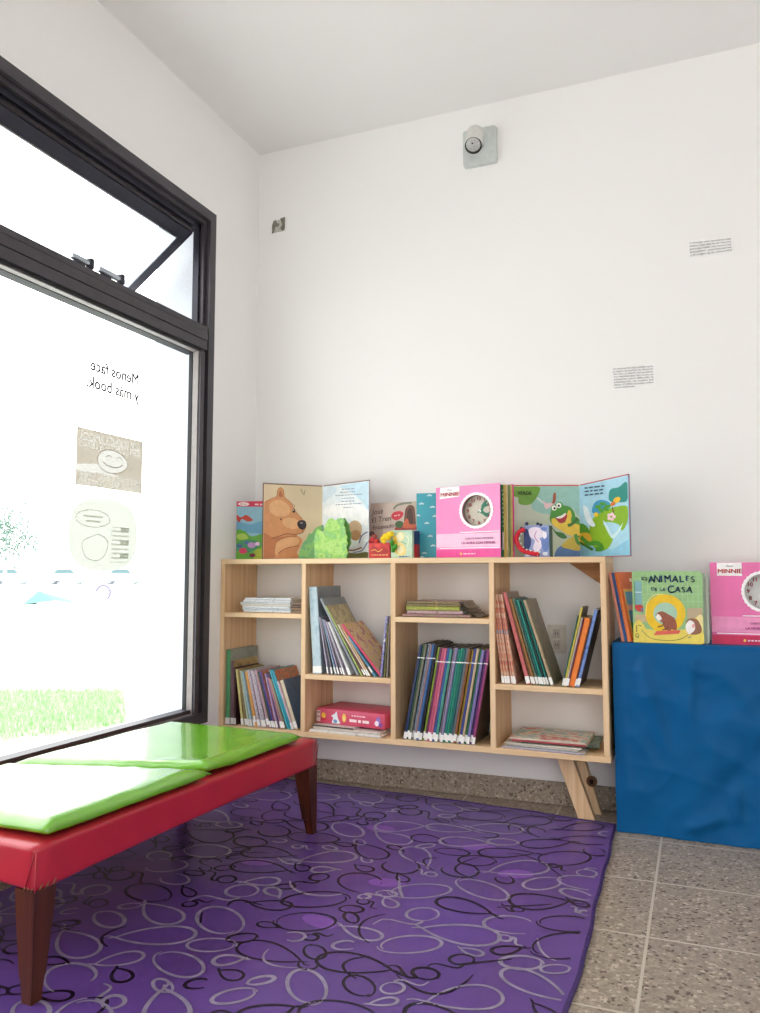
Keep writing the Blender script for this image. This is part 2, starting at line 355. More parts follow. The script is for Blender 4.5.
def pstroke(mb, pts, w, k, m):
    v = []
    for i, (u, w_) in enumerate(pts):
        A = pts[max(i-1, 0)]; B = pts[min(i+1, len(pts)-1)]; dx, dy = (B[0]-A[0])*W_, (B[1]-A[1])*H_; L = hypot(dx, dy)
        P = Vector((XG+.0011+.0003*k, ya+W_*u, zb+H_*w_)); n = Vector((0, -dy/L, dx/L))*w/2; v += [P-n, P+n]
    mb.add(v, [(2*i, 2*i+2, 2*i+3, 2*i+1) for i in range(len(pts)-1)], m)
pstroke(a, [(x/W_, y/H_) for x, y in OV+OV[:1]], .003, 1, M_ink)
pstroke(a, [(.38, .47), (.44, .42), (.53, .4), (.62, .42), (.68, .48)], .004, 2, M_ink); pstroke(a, [(.42, .58), (.47, .61), (.51, .58)], .003, 2, M_ink); pstroke(a, [(.58, .58), (.63, .61), (.67, .57)], .003, 2, M_ink)
o = a.build('printed_face', po); o.matrix_parent_inverse = rel(po)
cc = onpane(104.5, 535); ry_, rz_ = (onpane(138, 540).y-onpane(70, 530).y)/2, .128
rs = empty('round_sticker', (XG, cc.y, cc.z), label='faint round paper drawing of a book pile and speech bubble, low on the pane', cat='sticker')
s = MB(); s.add([(.0006, ry_*(abs(cos(t))**.75)*math.copysign(1, cos(t)), rz_*(abs(sin(t))**.75)*math.copysign(1, sin(t))) for t in [2*pi*i/40 for i in range(40)]], [tuple(range(40))], papermat((177, 180, 172), .62)); s.build('sheet', rs)
a = MB(); M_in2 = papermat((200, 202, 192), .9)
def rstroke(pts, w=.003, m=M_in2):
    v = []
    for i, p in enumerate(pts):
        A = pts[max(i-1, 0)]; B = pts[min(i+1, len(pts)-1)]; dx, dy = B[0]-A[0], B[1]-A[1]; L = hypot(dx, dy) or 1
        v += [(.001, p[0]+dy/L*w/2, p[1]-dx/L*w/2), (.001, p[0]-dy/L*w/2, p[1]+dx/L*w/2)]
    a.add(v, [(2*i, 2*i+2, 2*i+3, 2*i+1) for i in range(len(pts)-1)], m)
rstroke([(-.06+.085*cos(t), .055+.03*sin(t)) for t in [2*pi*i/20 for i in range(21)]])
for k, w in ((.062, .1), (.045, .07)): rstroke([(-.06-w/2, k), (-.06+w/2, k)], .006)
for k in range(8):
    z = -.095+k*.016; ox = .004*(k % 3); rstroke([(.035+ox, z), (.125+ox, z), (.125+ox, z+.013), (.035+ox, z+.013), (.035+ox, z)], .0025)
    if k % 3 == 1: a.add([(.001, .08+ox, z), (.001, .125+ox, z), (.001, .125+ox, z+.013), (.001, .08+ox, z+.013)], [(0, 1, 2, 3)], M_in2)
rstroke(spline([(-.11, -.03), (-.09, -.08), (-.03, -.09), (.01, -.06), (.015, -.02), (-.03, .0), (-.07, -.01)]), .003)
a.build('illustration', rs)

# ------------------------------------------------------------------ outside
M_pave = mat((226, 226, 224), .9, .03, 6); M_lawn = mat((160, 192, 146), .9, .25, 40); M_mint = mat((88, 116, 102), .9, .35, 60)
b = MB(); b.add([(-60, -30, -.16), (-.02, -30, -.16), (-.02, 60, -.16), (-60, 60, -.16)], [(0, 1, 2, 3)], M_pave); struct('ground', b)
L = [atz(-60, 693, -.16), atz(124, 693, -.16), atz(126, 728, -.16), atz(-60, 752, -.16)]
b = MB(); b.prism([tuple(p) for p in L], (0, 0, .02), M_lawn)
tri = []
for i in range(5200):
    u, v = random.random(), random.random(); p = L[3].lerp(L[2], u).lerp(L[0].lerp(L[1], u), v); a_ = random.uniform(0, 2*pi); h = random.uniform(.03, .07); w = .006
    b.add([(p.x-w*cos(a_), p.y-w*sin(a_), -.14), (p.x+w*cos(a_), p.y+w*sin(a_), -.14), (p.x+random.uniform(-.02, .02), p.y+random.uniform(-.02, .02), -.14+h)], [(0, 1, 2)], M_lawn)
tag(b.build('grass'), 'sunlit green lawn strip outside the window', 'grass', kind='stuff')
def tree(px, py_base, z, dist_scale, h, spread, label, n=900):
    p = atz(px, py_base, z); r = empty('tree', p, label=label, cat='tree', group='trees beyond the lawn')
    t = MB(); t.tube([(0, 0, 0), (.05, 0, h*.35), (0, .05, h*.7)], [.16, .11, .05], mat((160, 164, 166), .9), 8); t.build('trunk', r)
    c = MB(); random.seed(px)
    for i in range(n):
        q = Vector((random.gauss(0, 1), random.gauss(0, 1), random.gauss(0, .8))); q = Vector((q.x*spread, q.y*spread, h*.62+q.z*h*.2)); s_ = random.uniform(.10, .24); A = random.uniform(0, pi)
        B_ = random.uniform(-.7, .7); u = Vector((cos(A), sin(A), B_)).normalized()*s_; w = Vector((-sin(A)*.4, cos(A)*.4, .8)).normalized()*s_
        c.add([q-u*.5, q+w*.5, q+u*.5, q-w*.5], [(0, 1, 2, 3)], M_mint)
    c.build('crown', r)
tree(4, 588, -.16, 1, 6.0, .85, 'bushy pale green tree at the left window edge'); tree(34, 580, -.16, 1, 9.2, .9, 'slim pale green tree right of the bushy tree')
def car(px, label, L_=3.8):
    p = atz(px, 584, -.16); r = empty('parked_car', p, (0, 0, rad(22)), label=label, cat='car', group='cars parked far beyond the lawn')
    m = MB(); W = mat((225, 228, 232), .4)
    prof = [(-L_/2, .35), (-L_/2, .8), (-L_*.28, .95), (-L_*.16, 1.4), (L_*.2, 1.42), (L_*.34, 1.0), (L_/2, .85), (L_/2, .35)]
    m.prism([(x, -.8, z) for x, z in prof], (0, 1.6, 0), W); m.build('body', r)
    m = MB(); m.prism([(x, -.82, z) for x, z in [(-L_*.24, .98), (-L_*.14, 1.32), (L_*.18, 1.34), (L_*.29, 1.0)]], (0, 1.64, 0), mat((92, 118, 122), .9)); m.build('side_window', r)
    for x in (-L_*.3, L_*.3):
        m = MB(); m.tube([(x, -.84, .32), (x, .84, .32)], .32, mat((176, 184, 190), .9), 16); m.build('wheel', r)
car(10, 'pale parked car seen beyond the trees, leftmost on the horizon'); car(66, 'pale parked car seen above the teal tarpaulin'); car(122, 'pale parked car seen below the round window drawing')
p = atz(38, 604, -.16); b = MB(); vs_ = []
w1 = (atz(84, 604, -.16)-p).length; d_ = (atz(84, 604, -.16)-p).normalized(); e_ = Vector((-d_.y, d_.x, 0))
b.add([p-d_*.3-e_*.5, p-d_*.3+e_*.5, p+Vector((0, 0, .45)), p+d_*w1*.45+Vector((0, 0, .2))+e_*.3, p+d_*w1*.45-e_*.4+Vector((0, 0, .12)), p+d_*w1], [(0, 2, 1), (0, 4, 2), (2, 4, 3), (2, 3, 1), (4, 5, 3)], mat((96, 132, 128), .8))
b.build('tarpaulin', None, 'teal tarpaulin heaped on the pavement outside the window', 'tarpaulin')
p = atz(103, 601, -.16); b = MB(); c_ = Vector((0, 0, .3)); b.tube([c_+Vector((.28*cos(t), .05*cos(t), .28*sin(t))) for t in [2*pi*i/24*.62-.9 for i in range(25)]], .045, mat((116, 110, 132), .8), 8)
b.build('tyre_hoop', None, 'pale purple half tyre hoop standing on the pavement outside', 'tyre', loc=p)

# ------------------------------------------------------------------ rug
RX0, RY0 = .06, -2.75
def rugR(y): return 1.605 + .028*min(1, max(0, (-y-.19)/1.0)) + .002*sin(y*9) + .0016*sin(y*23+1)
def rugB(x): return -.118 + .018*sin(x*3.1+.6) - .07*max(0, (x-.9)/.7)**1.6 + .004*sin(x*25)
def rugZ(x, y):
    e = noise.noise((x*2.6, y*2.6, 3))*.006 + noise.noise((x*7, y*5, 9))*.0028
    return .0085 + max(e, -.005)
M_rug = mat((101, 70, 148), .32, .10, 3, 0, .1); M_rugk = mat((30, 22, 44), .35); M_rugs = mat((146, 138, 162), .3, .15, 30, 0); M_rugl = mat((132, 84, 178), .33)
rug = empty('plastic_rug', (.85, -1.4, 0), label='purple vinyl rug printed with black and silver loops under the red bench', cat='rug')
b = MB(); NX, NY = 80, 120; vs_ = []
def rugP(u, v):
    y = RY0 + (-.14-RY0)*v; x = RX0 + (rugR(y)-RX0)*u; y = RY0 + (rugB(x)-RY0)*v; return x, y
for j in range(NY+1):
    for i in range(NX+1):
        x, y = rugP(i/NX, j/NY); z = rugZ(x, y)
        vs_.append((x, y, z))
b.add(vs_, [(j*(NX+1)+i, j*(NX+1)+i+1, (j+1)*(NX+1)+i+1, (j+1)*(NX+1)+i) for j in range(NY) for i in range(NX)], M_rug, True)
random.seed(23)
def ribbon(pts, w, m):
    vs, ok = [], []
    for i, (x, y) in enumerate(pts):
        A = pts[max(i-1, 0)]; B = pts[min(i+1, len(pts)-1)]; dx, dy = B[0]-A[0], B[1]-A[1]; L = hypot(dx, dy) or 1
        ww = w*(.45+.75*sin(pi*i/(len(pts)-1))**.8)/2
        for sg in (-1, 1): X, Y = x-sg*dy/L*ww, y+sg*dx/L*ww; vs.append((X, Y, rugZ(X, Y)+.0009))
        ok.append(RX0+.02 < x < rugR(y)-.012 and RY0+.02 < y < rugB(x)-.012)
    b.add(vs, [(2*i, 2*i+2, 2*i+3, 2*i+1) for i in range(len(pts)-1) if ok[i] and ok[i+1]], m, True)
def loop(cx, cy, r, ang, kind, w, m):
    P = []; asp = random.uniform(.5, .72)
    if kind == 0:      # nearly closed oval whose ends cross
        for k in range(33): t = -pi*.05+2*pi*1.06*k/32; rr = 1-.12*k/32; P.append((rr*cos(t), asp*rr*sin(t)))
    elif kind == 1:    # teardrop with crossing tails
        tail = random.uniform(.25, .6); up = random.choice((-1, 1))
        P = [(1.05+tail*(1-k/5)*.9, asp*(-.55*tail*(1-k/5)-.12*sin(k/5*pi))) for k in range(5)]
        P += [(cos(t), asp*1.15*sin(t)*abs(sin(t/2))**.8) for t in [.06+(2*pi-.12)*k/30 for k in range(31)]]
        P += [(1.05+tail*.5*k/4, -asp*(-.2*tail*k/4)*up) for k in range(1, 5)]
    elif kind == 2:    # open arc with hook
        for k in range(25): t = .3+1.5*pi*k/24; rr = .55+.5*k/24; P.append((rr*cos(t), rr*asp*1.2*sin(t)))
    else:              # curl: loop flowing into a wave
        for k in range(21): t = pi*.4+2*pi*k/20; P.append((.5*cos(t)-.5, .45*sin(t)))
        for k in range(1, 13): P.append((-.35+1.5*k/12, .43+.22*sin(k/12*2.2*pi)-.4*k/12))
    P = [(cx+r*(x*cos(ang)-y*sin(ang)), cy+r*(x*sin(ang)+y*cos(ang))) for x, y in P]
    ribbon(P, w, m)
def fill(cx, cy, r, ang, asp, m):
    P = [(cx+r*cos(t)*cos(ang)-asp*r*sin(t)*sin(ang), cy+r*cos(t)*sin(ang)+asp*r*sin(t)*cos(ang)) for t in [2*pi*i/20 for i in range(20)]]
    b.add([(cx, cy, rugZ(cx, cy)+.0008)]+[(x, y, rugZ(x, y)+.0008) for x, y in P], [(0, 1+i, 1+(i+1) % 20) for i in range(20)], m, True)
for (x, y_) in ((1.22, -.62), (1.38, -.8), (1.05, -1.0), (.98, -1.3), (.62, -1.0), (.85, -.55)): fill(x, y_, .055, random.uniform(-.4, .4), .55, M_rugl)
cells = []
for tries, (r0, r1) in ((900, (.078, .098)), (2200, (.05, .068)), (5000, (.03, .042))):
    for _ in range(tries):
        cx, cy, r = random.uniform(RX0+.05, 1.6), random.uniform(RY0+.06, -.15), random.uniform(r0, r1)
        if all((cx-p)**2+((cy-q)*1.3)**2 > (.86*(r+q_r))**2 for p, q, q_r in cells): cells.append((cx, cy, r))
for cx, cy, r in cells:
    m = M_rugk if random.random() < .6 else M_rugs
    loop(cx, cy, r, random.choice((0, pi))+random.uniform(-.9, .9), random.choice((0, 0, 1, 1, 1, 2, 3)), random.uniform(.006, .0088) if m is M_rugk else random.uniform(.0065, .0095), m)
for k in range(34):
    cx, cy = random.uniform(.15, 1.6), random.uniform(RY0+.2, -.2); R_ = random.uniform(.09, .19); a0 = random.uniform(0, 2*pi); sp_ = random.uniform(.7, 1.7)*random.choice((-1, 1)); e_ = random.uniform(.6, .9); an_ = random.uniform(0, pi)
    P = [(R_*(1+.25*sin(2.2*t))*cos(a0+sp_*t), e_*R_*sin(a0+sp_*t)+.03*sin(3*t)) for t in [i/18 for i in range(19)]]
    ribbon([(cx+x_*cos(an_)-y_*sin(an_), cy+x_*sin(an_)+y_*cos(an_)) for x_, y_ in P], random.uniform(.005, .0085), M_rugk if k % 5 < 3 else M_rugs)
o = b.build('rug_sheet', rug); o.matrix_parent_inverse = rel(rug)
hb = MB()
hb.tube([(rugR(y), y, rugZ(rugR(y), y)-.002) for y in [RY0+(-.19-RY0)*k/90 for k in range(91)]], .0055, mat((64, 40, 104), .5, .3, 120), 6)
hb.tube([(x, rugB(x), rugZ(x, rugB(x))-.002) for x in [RX0+(1.6-RX0)*k/60 for k in range(61)]], .0055, mat((64, 40, 104), .5, .3, 120), 6)
o = hb.build('hem', rug); o.matrix_parent_inverse = rel(rug)

# ------------------------------------------------------------------ bench
M_red = mat((188, 36, 56), .34, .05, 8, 0, .2); M_green = mat((106, 176, 16), .25, .04, 6, 0, .6, .9); M_staple = mat((150, 132, 84), .35, .1, 50, .7)
BW, BL_ = .578, 1.214
bench = empty('upholstered_bench', (.609, -1.885, .009), (0, 0, rad(-2.66)), 'low red vinyl bench with tapered dark wooden legs by the window', 'bench')
def rbox(mb, a, c, m, r, n=10, fn=None):
    """soft box: dense grid on every side, edges rounded by r"""
    A, C = Vector(a), Vector(c); ctr = (A+C)/2; hs = (C-A)/2
    bm = bmesh.new(); bmesh.ops.create_cube(bm, size=2); bmesh.ops.subdivide_edges(bm, edges=bm.edges[:], cuts=n, use_grid_fill=True)
    for v in bm.verts:
        q = Vector([v.co[i]*hs[i] for i in range(3)]); core = Vector([max(-(hs[i]-r), min(hs[i]-r, q[i])) for i in range(3)])
        d = q-core
        if d.length > 1e-9:
            mx = max(abs(d[i]) for i in range(3)); d = d.normalized()*min(r, mx if mx < r else r)
        q = core+d; v.co = ctr+q
        if fn: v.co = fn(v.co)
    bm.verts.index_update(); mb.add([v.co.copy() for v in bm.verts], [[v.index for v in f.verts] for f in bm.faces], m, True); bm.free()
def bodyfn(p):
    sag = 0
    if p.z < .29:   # lower edge rides up between the legs
        u = p.x/-BW; sag = .012*sin(pi*min(1, max(0, u)))*(1 if p.y < .05 or p.y > 1.16 else 0) + .006*sin(pi*min(1, max(0, p.y/BL_)))
    sag *= min(1, max(0, (.285-p.z)/.06))
    return Vector((p.x, p.y, p.z+sag+.0012*noise.noise(p*9)))
s = MB(); rbox(s, (-BW, 0, .222), (0, BL_, .318), M_red, .012, 26, bodyfn); s.build('seat', bench)
s = MB()
s.tube([(-.028, -.0022, .226), (-.018, -.0028, .255), (-.008, -.003, .285), (-.002, -.002, .304)], .0016, mat((150, 20, 34), .5), 6); s.tube([(.0006, -.0006, .226), (.0006, -.0006, .306)], .0014, mat((214, 70, 80), .5), 6)
s.build('corner_fold', bench); s = MB(); s.tube([(.002, BL_-.03, .226), (.003, BL_-.015, .26), (.001, BL_-.004, .30)], .0014, mat((150, 20, 34), .5), 6); s.build('corner_fold', bench)
for (cx, cy, sx_, sy_) in ((0, 0, -1, 1), (0, BL_, -1, -1), (-BW, 0, 1, 1), (-BW, BL_, 1, -1)):
    l = MB(); ox, oy = cx+sx_*.003, cy+sy_*.003; T, Bo, zT = .058, .030, .226
    def sq(w, z): return [(ox, oy, z), (ox+sx_*w, oy, z), (ox+sx_*w, oy+sy_*w, z), (ox, oy+sy_*w, z)]
    secs = [sq(T, zT), sq(T*.93, .18), sq(Bo+.007, .05), sq(Bo+.003, .045), sq(Bo-.004, 0)]
    vs_ = [p for s_ in secs for p in s_]; fs_ = [(4*i+k, 4*i+(k+1) % 4, 4*i+4+(k+1) % 4, 4*i+4+k) for i in range(4) for k in range(4)] + [(3, 2, 1, 0), (16, 17, 18, 19)]
    if sx_*sy_ > 0: pass
    else: fs_ = [tuple(reversed(f_)) for f_ in fs_]
    l.add(vs_, fs_, M_leg); l.build('leg', bench)
s = MB()
for k in range(3):
    s.tube([(-.028+k*.0105, -.004, .2275), (-.0235+k*.0105, -.0045, .236)], .0012, M_staple, 5); s.tube([(.003, .008+k*.018, .229), (.0034, .017+k*.018, .240)], .0012, M_staple, 5)
s.build('staple_row', bench)
def cushion(label, quad4, seed, curl=0):
    """quad4: bench-space corners near-left, near-right, far-right, far-left"""
    Mw = Matrix.Translation((.609, -1.885, .009)) @ Matrix.Rotation(rad(-2.66), 4, 'Z')
    q = [Vector((*p, 0)) for p in quad4]; ctr = sum(q, Vector())/4; q = [p-ctr for p in q]
    t = empty('seat_cushion', Mw @ Vector((ctr.x, ctr.y, .3195)), (0, 0, rad(-2.66)), label, 'cushion', 'green cushions on the bench')
    mb = MB(); N = 44; vt, vb = [], []
    for j in range(N+1):
        for i in range(N+1):
            a_, b_ = i/N, j/N; u, v = 2*a_-1, 2*b_-1
            P = q[0].lerp(q[1], a_).lerp(q[3].lerp(q[2], a_), b_)
            e = min((1-abs(u))*.28, (1-abs(v))*.28)
            prof = (1-(1-min(1, e/.045))**2.2)
            wr = noise.noise((u*7+seed, v*2, 1))*.003*(1-min(1, e/.12)) + noise.noise((u*1.4, v*1.6+seed, 4))*.0022
            bx = P.x + .003*noise.noise((v*5, seed, 2))*(abs(u) > .9); by = P.y + .003*noise.noise((u*5, seed, 7))*(abs(v) > .9)
            up = curl*max(0, (u-.55)/.45)*max(0, 1-abs(v+1)/.5)
            vt.append((bx, by, .017+.019*prof+wr*prof+up)); vb.append((bx, by, .017-.0155*prof**.6+up))
    f_ = [(j*(N+1)+i, j*(N+1)+i+1, (j+1)*(N+1)+i+1, (j+1)*(N+1)+i) for j in range(N) for i in range(N)]; K = (N+1)**2
    mb.add(vt+vb, f_+[tuple(K+i for i in reversed(g_)) for g_ in f_], M_green, True)
    o = mb.build('cover', t)
    bm = bmesh.new(); bm.from_mesh(o.data); bmesh.ops.remove_doubles(bm, verts=bm.verts[:], dist=.0006); bm.to_mesh(o.data); bm.free()
    sm_ = MB(); sm_.tube([vt[0], vt[N], vt[N*(N+1)+N], vt[N*(N+1)], vt[0]], .0026, mat((96, 160, 20), .4), 6) if not curl else sm_.tube([vt[N*(N+1)+N], vt[N*(N+1)], vt[0]], .0026, mat((96, 160, 20), .4), 6)
    sm_.build('piping', t)
cushion('glossy lime green cushion at the bookcase end of the bench', [(-.575, .425), (-.012, .612), (-.012, 1.118), (-.572, 1.13)], 3, .010)
cushion('glossy lime green cushion at the near end of the bench', [(-.57, .03), (-.006, .035), (.006, .592), (-.575, .405)], 11, .002)

# ------------------------------------------------------------------ bookcase
YF, YB = -.28, -.012
case = empty('bookcase', (.8, -.145, 0), label='pale pine bookcase of staggered open compartments on splayed legs against the white wall', cat='bookcase')
def cpart(mb, name, label=None):
    o = mb.build(name, case, label); o.matrix_parent_inverse = rel(case); return o
def board(name, a, c, m): s = MB(); s.box(a, c, m, bev=.0015, seg=1); return cpart(s, name)
ZT, ZB = .957, .236; T = .021
board('top_board', (0, YF, ZT-T), (1.603, YB, ZT), M_wx); board('bottom_board', (0, YF, ZB), (1.606, YB, ZB+T), M_wx)
for x in (0, 1.582): board('side_panel', (x+.001, YF, ZB+T), (x+T, YB, ZT-T), M_wz)
DV = [.390, .783, 1.178]
for x in DV: board('divider', (x, YF, ZB+T), (x+T-.001, YB, ZT-T), M_wz)
XS = [(T+.001, .390), (.410, .783), (.803, 1.178), (1.198, 1.583)]
MZ = [.711, .468, .707, .469]
for (x0, x1), z in zip(XS, MZ): board('shelf', (x0, YF, z), (x1, YB, z+T-.001), M_wx)
s = MB(); s.prism([(1.44, -.034, ZT-T), (1.582, -.034, ZT-T), (1.582, -.034, ZT-T-.098)], (0, .018, 0), wood('shaded_gusset', 'x', (160, 108, 62), (190, 136, 86))); cpart(s, 'corner_gusset')  # gusset wood coloured browner to paint in the shade at the back
def sleg(x0t, x0b, w, ya, yb, z=0):
    s = MB(); s.prism([(x0t, ya, ZB), (x0t+w, ya, ZB), (x0b+w, ya, z), (x0b, ya, z)], (0, yb-ya, 0), M_wz); return cpart(s, 'leg')
sleg(1.395, 1.478, .058, -.178, -.140, .0); sleg(1.425, 1.495, .05, -.075, -.035); sleg(.14, .06, .058, -.178, -.140, .0); sleg(.14, .075, .05, -.075, -.035)
s = MB(); s.tube([(1.513, -.082, .12), (1.513, -.075, .12)], .02, mat((110, 76, 52), .6), 12); s.tube([(1.513, -.086, .12), (1.513, -.08, .12)], .009, mat((30, 24, 22), .4, .1, 20, .5), 8); cpart(s, 'leg_bolt')

# ------------------------------------------------------------------ books
ORD = 'first second third fourth fifth sixth seventh eighth ninth tenth eleventh twelfth thirteenth fourteenth fifteenth sixteenth seventeenth eighteenth nineteenth twentieth twenty-first twenty-second twenty-third twenty-fourth twenty-fifth twenty-sixth twenty-seventh twenty-eighth'.split()
def as_mat(c, **k): return c if not isinstance(c, tuple) else mat(c, k.get('r', .4), .07, 60)
M_tag = mat((240, 240, 238), .5, .04, 200)
def book(name, label, cat, group, t, d, h, spine, cover, loc, lean=0, rotz=0, lying=False, tagz=None, band=None, cover2=None, page=None, curl=None):
    """spine faces -Y, thickness along X, height along Z before it is leaned / laid down"""
    Mx = Matrix.Translation(loc) @ Matrix.Rotation(rotz, 4, 'Z') @ (Matrix.Rotation(pi/2, 4, 'Y') if lying else Matrix.Rotation(lean, 4, 'Y'))
    r = empty(name, label=label, cat=cat, group=group); r.matrix_world = Mx
    c = min(.0018, t*.18); k = min(.0025, t*.3); s = MB(); ms, mc = as_mat(spine), as_mat(cover); m2 = as_mat(cover2) if cover2 else mc
    out = [(0, d), (0, k), (k, 0), (t-k, 0), (t, k), (t, d)]; inn = [(c, d), (c, k), (k, c), (t-k, c), (t-c, k), (t-c, d)]
    n = 6; vs = [(x, y, z) for z in (0, h) for (x, y) in out] + [(x, y, z) for z in (0, h) for (x, y) in inn]
    for i in range(5):
        m = m2 if i == 0 else mc if i == 4 else ms
        s.add([vs[i], vs[i+1], vs[n+i+1], vs[n+i]], [(0, 1, 2, 3)], m)
        s.add([vs[2*n+i], vs[2*n+i+1], vs[3*n+i+1], vs[3*n+i]], [(3, 2, 1, 0)], m)
        s.add([vs[i], vs[i+1], vs[2*n+i+1], vs[2*n+i]], [(3, 2, 1, 0)], m); s.add([vs[n+i], vs[n+i+1], vs[3*n+i+1], vs[3*n+i]], [(0, 1, 2, 3)], m)
    for a_, b_ in ((0, 2*n), (5, 2*n+5)): s.add([vs[a_], vs[b_], vs[b_+n], vs[a_+n]], [(0, 1, 2, 3)], mc)
    s.build('cover', r)
    if t > .004:
        s = MB(); s.box((c*1.01, c*1.3, .0015), (t-c*1.01, d-.003, h-.0022), page or M_page); s.build('pages', r)
    if tagz is not None:
        s = MB(); e = .0005; s.box((-.0002, -e, tagz), (t+.0002, k, tagz+.026), M_tag); s.build('spine_label', r)
    if band is not None:
        s = MB(); s.box((0, -.0006, band), (t, 0, band+.0035), M_tag); s.build('spine_stripe', r)
    return r
def rect2(px, pz, t, h, al):
    ux, uz = cos(al), -sin(al); vx, vz = sin(al), cos(al)
    return [(px, pz), (px+t*ux, pz+t*uz), (px+t*ux+h*vx, pz+t*uz+h*vz), (px+h*vx, pz+h*vz)]
def sat(A, B):
    for P in (A, B):
        for i in range(2):
            ex, ez = P[i+1][0]-P[i][0], P[i+1][1]-P[i][1]; L = hypot(ex, ez); nx, nz = -ez/L, ex/L
            a = [x*nx+z*nz for x, z in A]; b_ = [x*nx+z*nz for x, z in B]
            if max(a) < min(b_)+.0004 or max(b_) < min(a)+.0004: return False
    return True
def row(specs, x_start, z0, direction, where, group, y=-.262, d=.2, seed=1, cat='book'):
    """lay a row on a shelf; direction +1 packs left to right (books lean left), -1 packs right to left (books lean right)"""
    random.seed(seed); placed = []; N = len(specs)
    for i, sp in enumerate(specs):
        t, h, al = sp['t'], sp['h'], rad(sp.get('lean', 0)); x = x_start if not placed else placed[-1][1]
        x += direction*sp.get('gap', 0)
        while True:
            if al >= 0: org = (x, z0+t*sin(al)) if direction > 0 else (x-t*cos(al), z0+t*sin(al))
            else: org = (x, z0) if direction > 0 else (x-t*cos(al), z0)
            R = rect2(org[0], org[1], t, h, al)
            if not any(sat(R, q[0]) for q in placed[-3:]): break
            x += direction*.0008
        placed.append((R, x)); num = i if direction > 0 else N-1-i
        lb = '%s, %s from left %s' % (sp['l'], ORD[num], where)
        book(sp.get('n', 'book'), lb, sp.get('cat', cat), group, t, sp.get('d', d), h, sp['s'], sp.get('c', sp['s']), (org[0], y+random.uniform(-.006, .004)+sp.get('dy', 0), org[1]), al,
             tagz=sp.get('tag', .004), band=sp.get('band'), cover2=sp.get('c2'))
    return placed
def B(l, s, t, h, lean=0, **k): return dict(l=l, s=s, t=t, h=h, lean=lean, **k)
# -- far left column, lower compartment
ochre = printed([(120, 100, 70), (176, 150, 96), (196, 170, 110)], 25); greyc = printed([(132, 138, 126), (150, 156, 142)], 30)
redor = printed([(176, 60, 50), (206, 128, 84), (150, 110, 90), (214, 150, 100)], 45); navyc = printed([(52, 76, 112), (66, 94, 128), (60, 84, 120)], 30)
plaid = printed([(228, 214, 226), (206, 170, 196), (120, 150, 140), (236, 232, 236)], 160)
A = [B('thick green glitter book with grey cover', printed([(52, 120, 78), (90, 160, 110), (60, 136, 88)], 150), .016, .315, 0, c=greyc, d=.225),
     B('mauve book with ochre cover', (122, 92, 100), .010, .268, -1, c=ochre, gap=.003), B('dark maroon thin book', (70, 40, 48), .006, .24, -2),
     B('pale yellow book', (206, 196, 130), .009, .236, -8.5, c=ochre), B('olive brown book', (140, 122, 78), .009, .234, -10), B('light green grey book', (176, 196, 176), .007, .232, -11),
     B('sky blue book', (156, 186, 200), .006, .228, -12), B('tan book', (186, 158, 120), .006, .23, -12.5), B('orange book', (224, 158, 74), .007, .232, -13, tag=.02),
     B('white and pink checked book', plaid, .009, .238, -14, tag=.006), B('green and pink checked book', printed([(110, 140, 130), (226, 206, 222), (80, 100, 110)], 170), .008, .238, -14.5), B('white checked book', plaid, .008, .236, -15),
     B('dusty pink book', (186, 150, 164), .009, .24, -16, tag=.012), B('dark olive thin book', (92, 88, 60), .005, .236, -16.5), B('navy blue book', (40, 64, 120), .007, .238, -17),
     B('violet book', (112, 70, 130), .006, .24, -17.5, c=redor), B('lilac book', (176, 150, 196), .006, .228, -15.5), B('mauve striped book', (170, 120, 140), .008, .214, -18.5), B('tan brown book', (156, 140, 116), .007, .21, -19),
     B('turquoise book', (60, 160, 176), .008, .252, -20.5, tag=None), B('bright teal book', (30, 150, 172), .009, .25, -21, c=redor, tag=None), B('white and maroon book', (206, 180, 190), .006, .205, -21, gap=.004),
     B('cream book with blue cover', (208, 196, 170), .012, .208, -20, c=navyc, tag=.008)]
for q_ in A: q_['t'] *= 1.31
row(A, .0245, ZB+T, 1, 'low in the far left column', 'upright books low in the far left column', seed=3)
# -- second column, upper compartment
gcov = printed([(120, 132, 140), (136, 148, 154), (126, 134, 138)], 20); lila = (176, 168, 190)
gimg = printed([(176, 166, 120), (204, 194, 150), (160, 150, 110), (196, 176, 140)], 30); fiesta = printed([(190, 60, 80), (226, 196, 160), (214, 180, 90), (226, 200, 170), (170, 70, 90), (222, 190, 150)], 26)
Bu = [B('thick blue grey folder', printed([(150, 178, 196), (186, 206, 216), (164, 190, 204)], 25), .039, .352, -3.9, c=gcov, n='folder', cat='folder', d=.23, tag=.004),
      B('slim lilac booklet', lila, .006, .232, -10, gap=.003), B('slim grey booklet', (120, 116, 124), .006, .23, -13), B('slim blue grey booklet', (130, 160, 184), .006, .228, -15.5),
      B('slim mauve booklet', (170, 156, 182), .006, .23, -17.5), B('slim dark grey booklet', (98, 104, 108), .005, .226, -19.5), B('slim pale violet booklet', (196, 188, 206), .006, .226, -21.5),
      B('white booklet', (216, 216, 218), .011, .228, -24.5), B('tall grey book with grey cover', (150, 156, 168), .010, .345, -29, c=gcov, gap=.002, d=.22, tag=None),
      B('green edged book with faded yellow cover', (172, 196, 110), .006, .318, -30.5, c=gimg, tag=None), B('maroon booklet', (120, 70, 86), .005, .235, -32), B('cream booklet', (218, 206, 184), .006, .24, -33.5),
      B('peach booklet', (222, 178, 138), .006, .225, -33), B('sky blue booklet', (96, 160, 196), .006, .19, -37, tag=.02),
      B('pink book with colourful party cover', (206, 70, 106), .010, .262, -40.5, c=fiesta, tag=None)]
row(Bu, .4365, MZ[1]+T, 1, 'high in the second column', 'books and folder high in the second column', seed=5)
